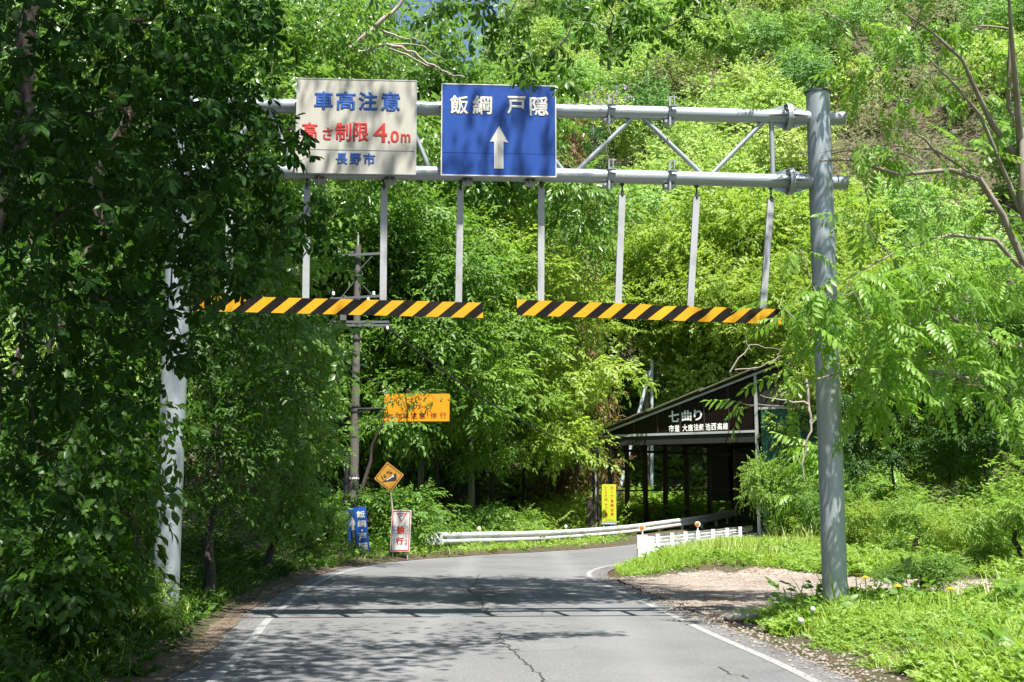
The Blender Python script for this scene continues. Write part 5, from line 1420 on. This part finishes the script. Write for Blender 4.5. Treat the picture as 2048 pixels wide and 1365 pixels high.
for a in (
    ('mid_a', 770, 46, 330, 'green tree rising right behind the grey concrete utility pole', .4, 1.0),
    ('spring_a', 880, 48, 400, 'bright spring tree behind the left end of the long guardrail', 1.2, .95),
    ('spring_b', 1000, 53, 380, 'yellow green forked tree filling the gap between the two striped bars', 2.1, 1.05),
    ('spring_a', 1055, 61, 430, 'fresh green tree under the left end of the dented striped bar', 3.0, .75),
    ('spring_b', 1105, 66, 610, 'smaller yellow green tree just left of the shed eave', 4.0, .6),
    ('pale_a', 830, 56, 120, 'tall pale tree seen between the white sign and the blue sign', .2, .9),
    ('mid_a', 940, 62, 250, 'green tree behind the lower edge of the blue sign', 5.1, .95),
    ('layer_a', 1290, 70, 470, 'layered yellow green tree behind the third hanger of the dented bar', .8, .9),
    ('layer_a', 1420, 69, 400, 'broad layered tree with level sprays above the shed roof', 2.4, 1.0),
    ('layer_a', 1560, 66, 360, 'layered tree between the last hanger and the right gantry pole', 3.9, 1.0),
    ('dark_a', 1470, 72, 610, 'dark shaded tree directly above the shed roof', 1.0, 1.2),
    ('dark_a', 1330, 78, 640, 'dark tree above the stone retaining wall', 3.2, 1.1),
    ('spring_b', 1680, 52, 430, 'yellow green tree right behind the upper right gantry pole', .3, .9),
    ('layer_a', 1800, 46, 520, 'layered tree beyond the lay-by, behind the walnut leaves', 5.0, .9),
    ('spring_a', 1920, 42, 480, 'bright tree behind the walnut limbs at the right', 4.2, .9),
    ('mid_a', 2050, 38, 500, 'green tree cut off by the right edge behind the walnut trunk', 2.7, .9),
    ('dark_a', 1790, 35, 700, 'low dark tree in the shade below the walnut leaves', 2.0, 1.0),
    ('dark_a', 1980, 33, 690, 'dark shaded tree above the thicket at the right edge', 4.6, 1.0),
    ('mid_a', 640, 48, 380, 'green tree glimpsed left of the grey concrete utility pole', 3.3, 1.0),
    ('pale_a', 560, 44, -150, 'tall pale tree behind the white sign on the left bank', 1.9, .75),
    ('mid_a', 330, 36, -250, 'tall green tree high on the left bank behind the gantry pole', 2.9, .5),
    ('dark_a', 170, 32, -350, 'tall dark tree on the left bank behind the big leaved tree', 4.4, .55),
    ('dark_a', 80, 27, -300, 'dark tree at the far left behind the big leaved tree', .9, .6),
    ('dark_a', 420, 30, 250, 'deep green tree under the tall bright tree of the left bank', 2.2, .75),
    ('mid_a', 200, 50, -320, 'very tall green tree far up the left bank, glimpsed through the big leaves', 3.5, .7),
    ('pale_a', 20, 42, -350, 'very tall pale tree at the far left, glimpsed through the big leaves', 2.5, .8),
    ('pale_a', 950, 52, 20, 'tall glossy pale tree rising between the blue sign and the sky gap', 3.7, .85),
    ('mid_a', 1800, 43, 800, 'low green tree behind the right gantry pole beyond the thicket', .5, 1.1),
    ('spring_b', 1900, 41, 780, 'low yellow green tree behind the thicket under the walnut', 1.7, 1.1),
    ('mid_a', 2010, 39, 790, 'low green tree behind the thicket at the right edge', 4.9, 1.1),
    ('spring_a', 700, 66, 170, 'spring tree far behind the crossarms of the grey concrete utility pole', 5.6, 1.0)):
    place(a[0], a[1], a[2], a[3], a[4], 'tree', G1, a[5], a[6])
for a in (('cedar', 1150, 60, 200, 'rusty brown cedar just right of the blue sign', .2), ('fir', 1195, 70, 235, 'blue green conifer beside the rusty cedar', 1.5), ('cedar', 1150, 68, 400, 'shorter rusty conifer below the other two', 3.0), ('fir', 1235, 86, 320, 'small green conifer behind the first open bracket pair', 4.0)):
    place(a[0], a[1], a[2], a[3], a[4], 'conifer', G2, a[5], .8)
for a in (
    ('shrub_a', 1620, 41, 930, 'bright shrub at the right edge of the shed mouth', .3, .8), ('shrub_a', 1720, 38.5, 890, 'leafy shrub before the green shed sheet', 1.8, .9), ('shrub_b', 1640, 37.5, 1000, 'yellow green shrub at the end of the low white guardrail', 3.1, 1.0), ('shrub_d', 1680, 40, 810, 'tall feather leaved sapling before the green shed sheet', 2.0, .7),
    ('shrub_a', 1545, 41.5, 872, 'narrow shrub right against the corner post of the shed', 4.1, .62),
    ('shrub_b', 1735, 30, 975, 'yellow green shrub right of the gantry pole, beyond the grass', .9, .8), ('shrub_a', 1830, 28, 960, 'bright shrub in the right hand thicket', 2.5, .8), ('shrub_b', 1930, 26, 985, 'yellow shrub deep in the right hand thicket', 4.0, .9), ('shrub_a', 2030, 24, 960, 'green shrub of the thicket near the right edge', 5.2, .9), ('shrub_c', 1690, 34, 915, 'shrub behind the right gantry pole at its middle', 2.9, .7),
    ('shrub_c', 1840, 21.5, 1085, 'low dark bush on the grass right of the gantry pole foot', .7, 1.4), ('shrub_d', 2030, 15, 1130, 'broad leaved weedy bush at the lower right corner', 1.1, .9), ('shrub_d', 1960, 18, 1150, 'feather leaved bush behind the lower right weeds', 2.2, .9),
    ('shrub_b', 1110, 53, 985, 'bright shrub behind the guardrail left of the switch box', .2, .9), ('shrub_a', 1030, 49, 985, 'green shrub behind the middle of the long guardrail', 1.3, .9), ('shrub_c', 945, 46, 965, 'dark shrub behind the near part of the long guardrail', 2.8, .9), ('shrub_b', 1250, 60, 960, 'sunny shrub seen through the first shed bay', 3.6, 1.3), ('shrub_a', 1310, 64, 950, 'sunny shrub seen through the third shed bay', 4.7, 1.4), ('shrub_b', 1370, 70, 980, 'sunny shrub behind the wall of the shed', 5.5, 1.4), ('shrub_b', 1160, 58, 950, 'leafy shrub behind the cable pipes', .5, .9), ('shrub_c', 835, 43, 960, 'dark shrub right of the slow board', 4.9, .8),
    ('shrub_a', 262, 14.3, 1070, 'bright leafed bush growing at the left side of the gantry pole foot', 3.4, .8), ('shrub_c', 650, 33, 985, 'bush beside the blue board with the arrow', .1, .7), ('shrub_c', 740, 37, 930, 'bush in the shade behind the slow board', 1.4, 1.3)):
    place(a[0], a[1], a[2], a[3], a[4], 'shrub', G3, a[5], a[6])

# ------------------------------------------------------------------ the wooded hillside: one mass
def hillside():
    r = np.random.default_rng(77); f = FB(77); n = 0
    spots = []
    for Y in np.arange(60, 215, 4.6):
        for x in np.arange(-.52 * Y, .56 * Y, 4.8 + Y * .008):
            spots.append((x + r.normal(0, 1.4), Y + r.normal(0, 1.4)))
    sp = np.array(spots); z = terrain(sp[:, 0], sp[:, 1]); keep = z > 1.5
    sp, z = sp[keep], z[keep]
    for (x, y), zz in zip(sp, z):
        el = (zz + 6 - EYE) / y; px = 1024 + x / y * 2400
        if 725 < px < 880 and el > .30: continue
        if el > .56 or px < -250 or px > 2300: continue
        if 1085 < px < 1265 and y < 96: continue
        R_ = r.uniform(2.4, 4.0); tint = r.random() * .8
        if r.random() < .06: tint = r.uniform(.84, .88)
        c = np.array((x, y, zz + R_ * 1.15)); big = y > 140
        near = np.exp(-((px - 1450) / 90) ** 2 - ((el - .375) / .05) ** 2) + np.exp(-((px - 1900) / 120) ** 2 - ((el - .33) / .05) ** 2)
        bare = r.random() < .03 + .75 * near
        if bare: tint = r.uniform(.93, 1)
        k = int((36 if not big else 22))
        for i in range(k):
            u = norm(r.normal(size=3)); u[2] = abs(u[2]) if r.random() < .85 else u[2]
            q = c + u * R_ * np.array((1, 1, 1.1)) * r.uniform(.6, 1.0); m = 12 if bare else (20 if not big else 14)
            uu = norm(r.normal(size=(m, 3))); P = q[None] + uu * R_ * .36 * r.random((m, 1)) ** .5
            D = uu + u[None] * .5 + r.normal(size=(m, 3)) * .3; N = np.array((0, -.15, 1.0))[None] + u[None] * .6 + r.normal(size=(m, 3)) * .35
            s = (.56 if not big else .85) * r.uniform(.7, 1.2, m) * (.6 if bare else 1)
            f.put(TUFT_FAR, P, D, N, s, np.clip(tint + r.normal(0, .03, m), 0, 1))
    o = f.build('wooded_hillside', M['forest']); o['kind'] = 'stuff'
TUFT_FAR = [spray(90 + i, 6, leaf_simple(.8, .12, .2), .42, 80, .3, .6) for i in range(4)]
hillside()
# wisteria in flower on the slope
for k, (px, py, lab) in enumerate(((1210, 192, 'lilac wisteria flowering on the slope just above the top beam'), (1880, 640, 'pale wisteria blossom among the leaves right of the right pole'))):
    f = FB(k + 5); r = np.random.default_rng(k); Y = 88 if k == 0 else 40
    c = at(px, py, Y); n = 45 if k == 0 else 50; w_ = (2.0, .8) if k == 0 else (1.2, .7)
    P = np.array(c)[None] + r.normal(size=(n, 3)) * np.array((w_[0], .7, w_[1])) * .6
    t = thing('wisteria', c, lab, 'wisteria')
    f.put(TUFT, P, np.tile((0, -.1, -1.), (n, 1)) + r.normal(size=(n, 3)) * .2, r.normal(size=(n, 3)), (.34 if k == 0 else .2) * r.uniform(.6, 1.2, n)); f.build('blossom', M['lf_wisteria'], t)
    m = MB(); m.tube([c - UP * (3 if k == 0 else 1.5) + X * .4, c - X * .5, c + X * w_[0] * .6 + UP * .2], [.06, .04, .02], 6); m.build('vine', M['bark_grey'], t)

# ------------------------------------------------------------------ grass, weeds and bank plants
def cover(name, n, xr, yr, test, tm, mat, size, seed, up_=.9, kind='stuff', flat=False, lift=0.0, clump=0):
    r = np.random.default_rng(seed); x = r.uniform(*xr, n); y = r.uniform(*yr, n)
    d, s = road_dist(x, y); k = test(x, y, d, s, r)
    x, y = x[k], y[k]; m = len(x); z = terrain(x, y) - .02 + lift
    if clump: z = z + r.random(m) ** 1.6 * clump * (.5 + .5 * np.sin(x * 2.1 + 1) * np.cos(y * 1.7))
    th = r.random(m) * 6.283; D = np.stack([np.cos(th), np.sin(th), np.full(m, up_) + r.random(m) * up_], 1)
    N = np.stack([-np.cos(th) * .8, -np.sin(th) * .8, np.full(m, .6)], 1) + r.normal(size=(m, 3)) * .25
    if flat: N = np.array((0, 0, 1.)) + r.normal(size=(m, 3)) * .3
    hgt = (.6 + .8 * np.clip(.5 + .5 * vnoise(x, y, .9, 3), 0, 1)) * r.uniform(.6, 1.2, m)
    f = FB(seed); f.put(tm, np.stack([x, y, z], 1), D, N, size * hgt); o = f.build(name, M[mat])
    if kind: o['kind'] = kind
    return o
BL = [blade(.045, .3), blade(.035, .55), blade(.06, .15)]
SASA = [blade(.16, .25), blade(.13, .5)]
lay = lambda x, y: np.hypot((x - 4.9) / 4.3, (y - 22.1) / 5.3) < .97 + .05 * np.sin(5 * np.arctan2(y - 22.5, x - 4.9))
edge = lambda x, y, r: .62 + .35 * np.sin(x * 3 + y * 2.3) * np.cos(y * 1.9) + .25 * r.random(len(x))
vr = lambda x, y, d, s, r: (s > 0) & (d > edge(x, y, r)) & ~lay(x, y)
cover('verge_grass', 44000, (2.6, 9.5), (9.5, 18.5), vr, BL, 'lf_grass', .23, 101)
cover('tall_grass', 2600, (3.2, 9.5), (9.5, 18.5), lambda x, y, d, s, r: vr(x, y, d, s, r) & (d > 1.2) & (vnoise(x, y, 1.3, 5) > .1), BL, 'lf_grass', .46, 121, 2.0)
cover('verge_weeds', 34000, (2.6, 9.5), (9.5, 18.5), lambda x, y, d, s, r: vr(x, y, d, s, r) & (vnoise(x, y, 1.6, 1) + .5 * vnoise(x, y, 4.1, 2) > -.75), TUFT, 'lf_weed', .13, 102, .5, flat=True, clump=.2)
cover('tall_grass', 5200, (3, 13), (28, 37), lambda x, y, d, s, r: (s > 0) & (d > .8) & (vnoise(x, y, .9, 2) > .25) & ~lay(x, y), BL, 'lf_straw', .42, 123, 2.2)
cover('broad_weeds', 500, (3.2, 9.5), (9.5, 18.5), lambda x, y, d, s, r: vr(x, y, d, s, r) & (d > 1.0) & (vnoise(x, y, 1.1, 7) > .0), SPRAYS_OVAL + PALM[2:3], 'lf_mid', .34, 122, .8, flat=True, clump=.1)
cover('meadow_grass', 60000, (2.2, 13), (26.5, 38), lambda x, y, d, s, r: (s > 0) & (d > .35) & ~lay(x, y) & (y < 33.2 + np.maximum(0, x - 3.6) * 1.55), BL, 'lf_grass', .24, 103, 1.3)
cover('meadow_weeds', 12000, (2.2, 13), (26.5, 38), lambda x, y, d, s, r: (s > 0) & (d > .45) & ~lay(x, y) & (y < 33.2 + np.maximum(0, x - 3.6) * 1.55), TUFT, 'lf_weed', .16, 104, .6, flat=True, clump=.18)
cover('meadow_grass', 24000, (7, 16), (16, 30), lambda x, y, d, s, r: (s > 0) & (d > .6) & ~lay(x, y), BL, 'lf_grass', .34, 105, 1.2)
cover('meadow_weeds', 9000, (6, 16), (16, 30), lambda x, y, d, s, r: (s > 0) & (d > .6) & ~lay(x, y), TUFT, 'lf_weed', .24, 106, .6, flat=True, clump=.4)
lf = lambda a, b_: (lambda x, y, d, s, r: (s < 0) & (d > a + .3 * r.random(len(x))) & (d < b_))
cover('verge_grass', 34000, (-7, 4), (9, 46), lf(.52, 1.9), BL, 'lf_grass', .26, 107, 1.1)
cover('verge_weeds', 9000, (-7, -2), (8, 30), lf(.5, 1.7), TUFT, 'lf_bank', .2, 140, .6, flat=True, clump=.22)
cover('bank_undergrowth', 16000, (-14, -3), (7, 36), lf(.9, 9), SPRAYS, 'lf_bank', .32, 108, .5, flat=True, clump=.5)
cover('bamboo_grass', 9000, (-10, -3.5), (13, 34), lf(1.3, 5), SASA, 'lf_bamboo', .34, 109, .25, clump=.7)
cover('verge_weeds', 5000, (-6, 5), (24, 46), lf(.6, 2.2), TUFT, 'lf_weed', .22, 110, .6, flat=True, clump=.25)
cover('slope_undergrowth', 7000, (-2, 5), (40, 62), lambda x, y, d, s, r: (s < 0) & (d > 3.2), SPRAYS_FINE, 'lf_yellow', .5, 131, .7, flat=True, clump=1.5)
cover('thicket', 9500, (9, 24), (22, 44), lambda x, y, d, s, r: (x > 8.2 + np.maximum(0, 30 - y) * .28 + .6 * np.sin(y * 1.3)) & (s > 0) & (d > 3), SPRAYS, 'lf_spring', .42, 132, .35, flat=True, clump=2.3)
cover('thicket', 5000, (9, 24), (22, 44), lambda x, y, d, s, r: (x > 8.8 + np.maximum(0, 30 - y) * .28 + .6 * np.sin(y * 1.3)) & (s > 0) & (d > 3), SPRAYS_FINE, 'lf_mid', .5, 133, .35, flat=True, clump=1.6)
cover('slope_undergrowth', 22000, (-12, 30), (36, 86), lambda x, y, d, s, r: np.where(s < 0, d > 3.6, d > 2.6), TUFT, 'lf_spring', .55, 111, .5, flat=True, clump=.7)

# dandelions and stones on the right hand verge
spots = ((1712, 1168, 'yellow dandelion just right of the gantry pole foot'), (1731, 1176, 'second yellow dandelion right of the gantry pole foot'), (1797, 1198, 'small yellow flower in the middle of the verge'), (1902, 1208, 'bright yellow dandelion in the open verge grass'), (1821, 1090, 'orange yellow flower at the thicket edge'), (1350, 1093, 'yellow flower by the low white guardrail'), (1275, 1088, 'yellow flower at the white end block'))
for px, py, lab in spots:
    g = gpt(px, py, .55); g.z = tz(g.x, g.y); h = .42
    t = thing('dandelion', g, lab, 'flower', 'yellow flowers in the grass')
    m = MB(); m.tube([g, g + UP * h * .6 + X * .01, g + UP * h], .006, 5); m.build('stem', M['lf_weed'], t)
    m = MB(); m.sphere(g + UP * (h + .01), .034, 0, 10, (1, 1, .5))
    for j in range(12):
        a = j * .5236; d = Vector((math.cos(a), math.sin(a), .15)); q = Vector((-d.y, d.x, 0)); c = g + UP * h
        m.add([c, c + d * .045 + q * .012, c + d * .055, c + d * .045 - q * .012], [(0, 1, 2, 3)])
    m.build('flower_head', M['flower'], t)
for px, py, lab in ((1601, 1217, 'white dandelion clock left of the gantry pole foot'), (1625, 1203, 'white dandelion clock close to the gantry pole foot')):
    g = gpt(px, py, .5); g.z = tz(g.x, g.y)
    t = thing('seed_head', g, lab, 'seed head', 'dandelion clocks')
    m = MB(); m.tube([g, g + UP * .38], .005, 5); m.build('stem', M['lf_weed'], t)
    m = MB(); m.sphere(g + UP * .40, .03, 0, 10); m.build('fluff', M['fluff'], t)
for k, (px, py, s_, lab) in enumerate(((1490, 1236, .22, 'flat pale stone at the corner of the lay-by'), (1541, 1292, .06, 'small pale stone beside the white edge line'), (1655, 1336, .07, 'pale stone in the needle litter near the bottom edge'), (1610, 1328, .05, 'dark little stone in the needle litter'), (1820, 1206, .14, 'grey stone half hidden in the verge grass'))):
    g = gpt(px, py, .05); g.z = tz(g.x, g.y); m = MB(); r = np.random.default_rng(k); m.sphere(g + UP * s_ * .15, s_, 0, 12, (1.3, .9, .42))
    m.v = [(v[0] + r.normal(0, s_ * .07), v[1] + r.normal(0, s_ * .07), v[2] + r.normal(0, s_ * .04)) for v in m.v]
    tag(m.build('stone', M['rock']), lab, 'stone')
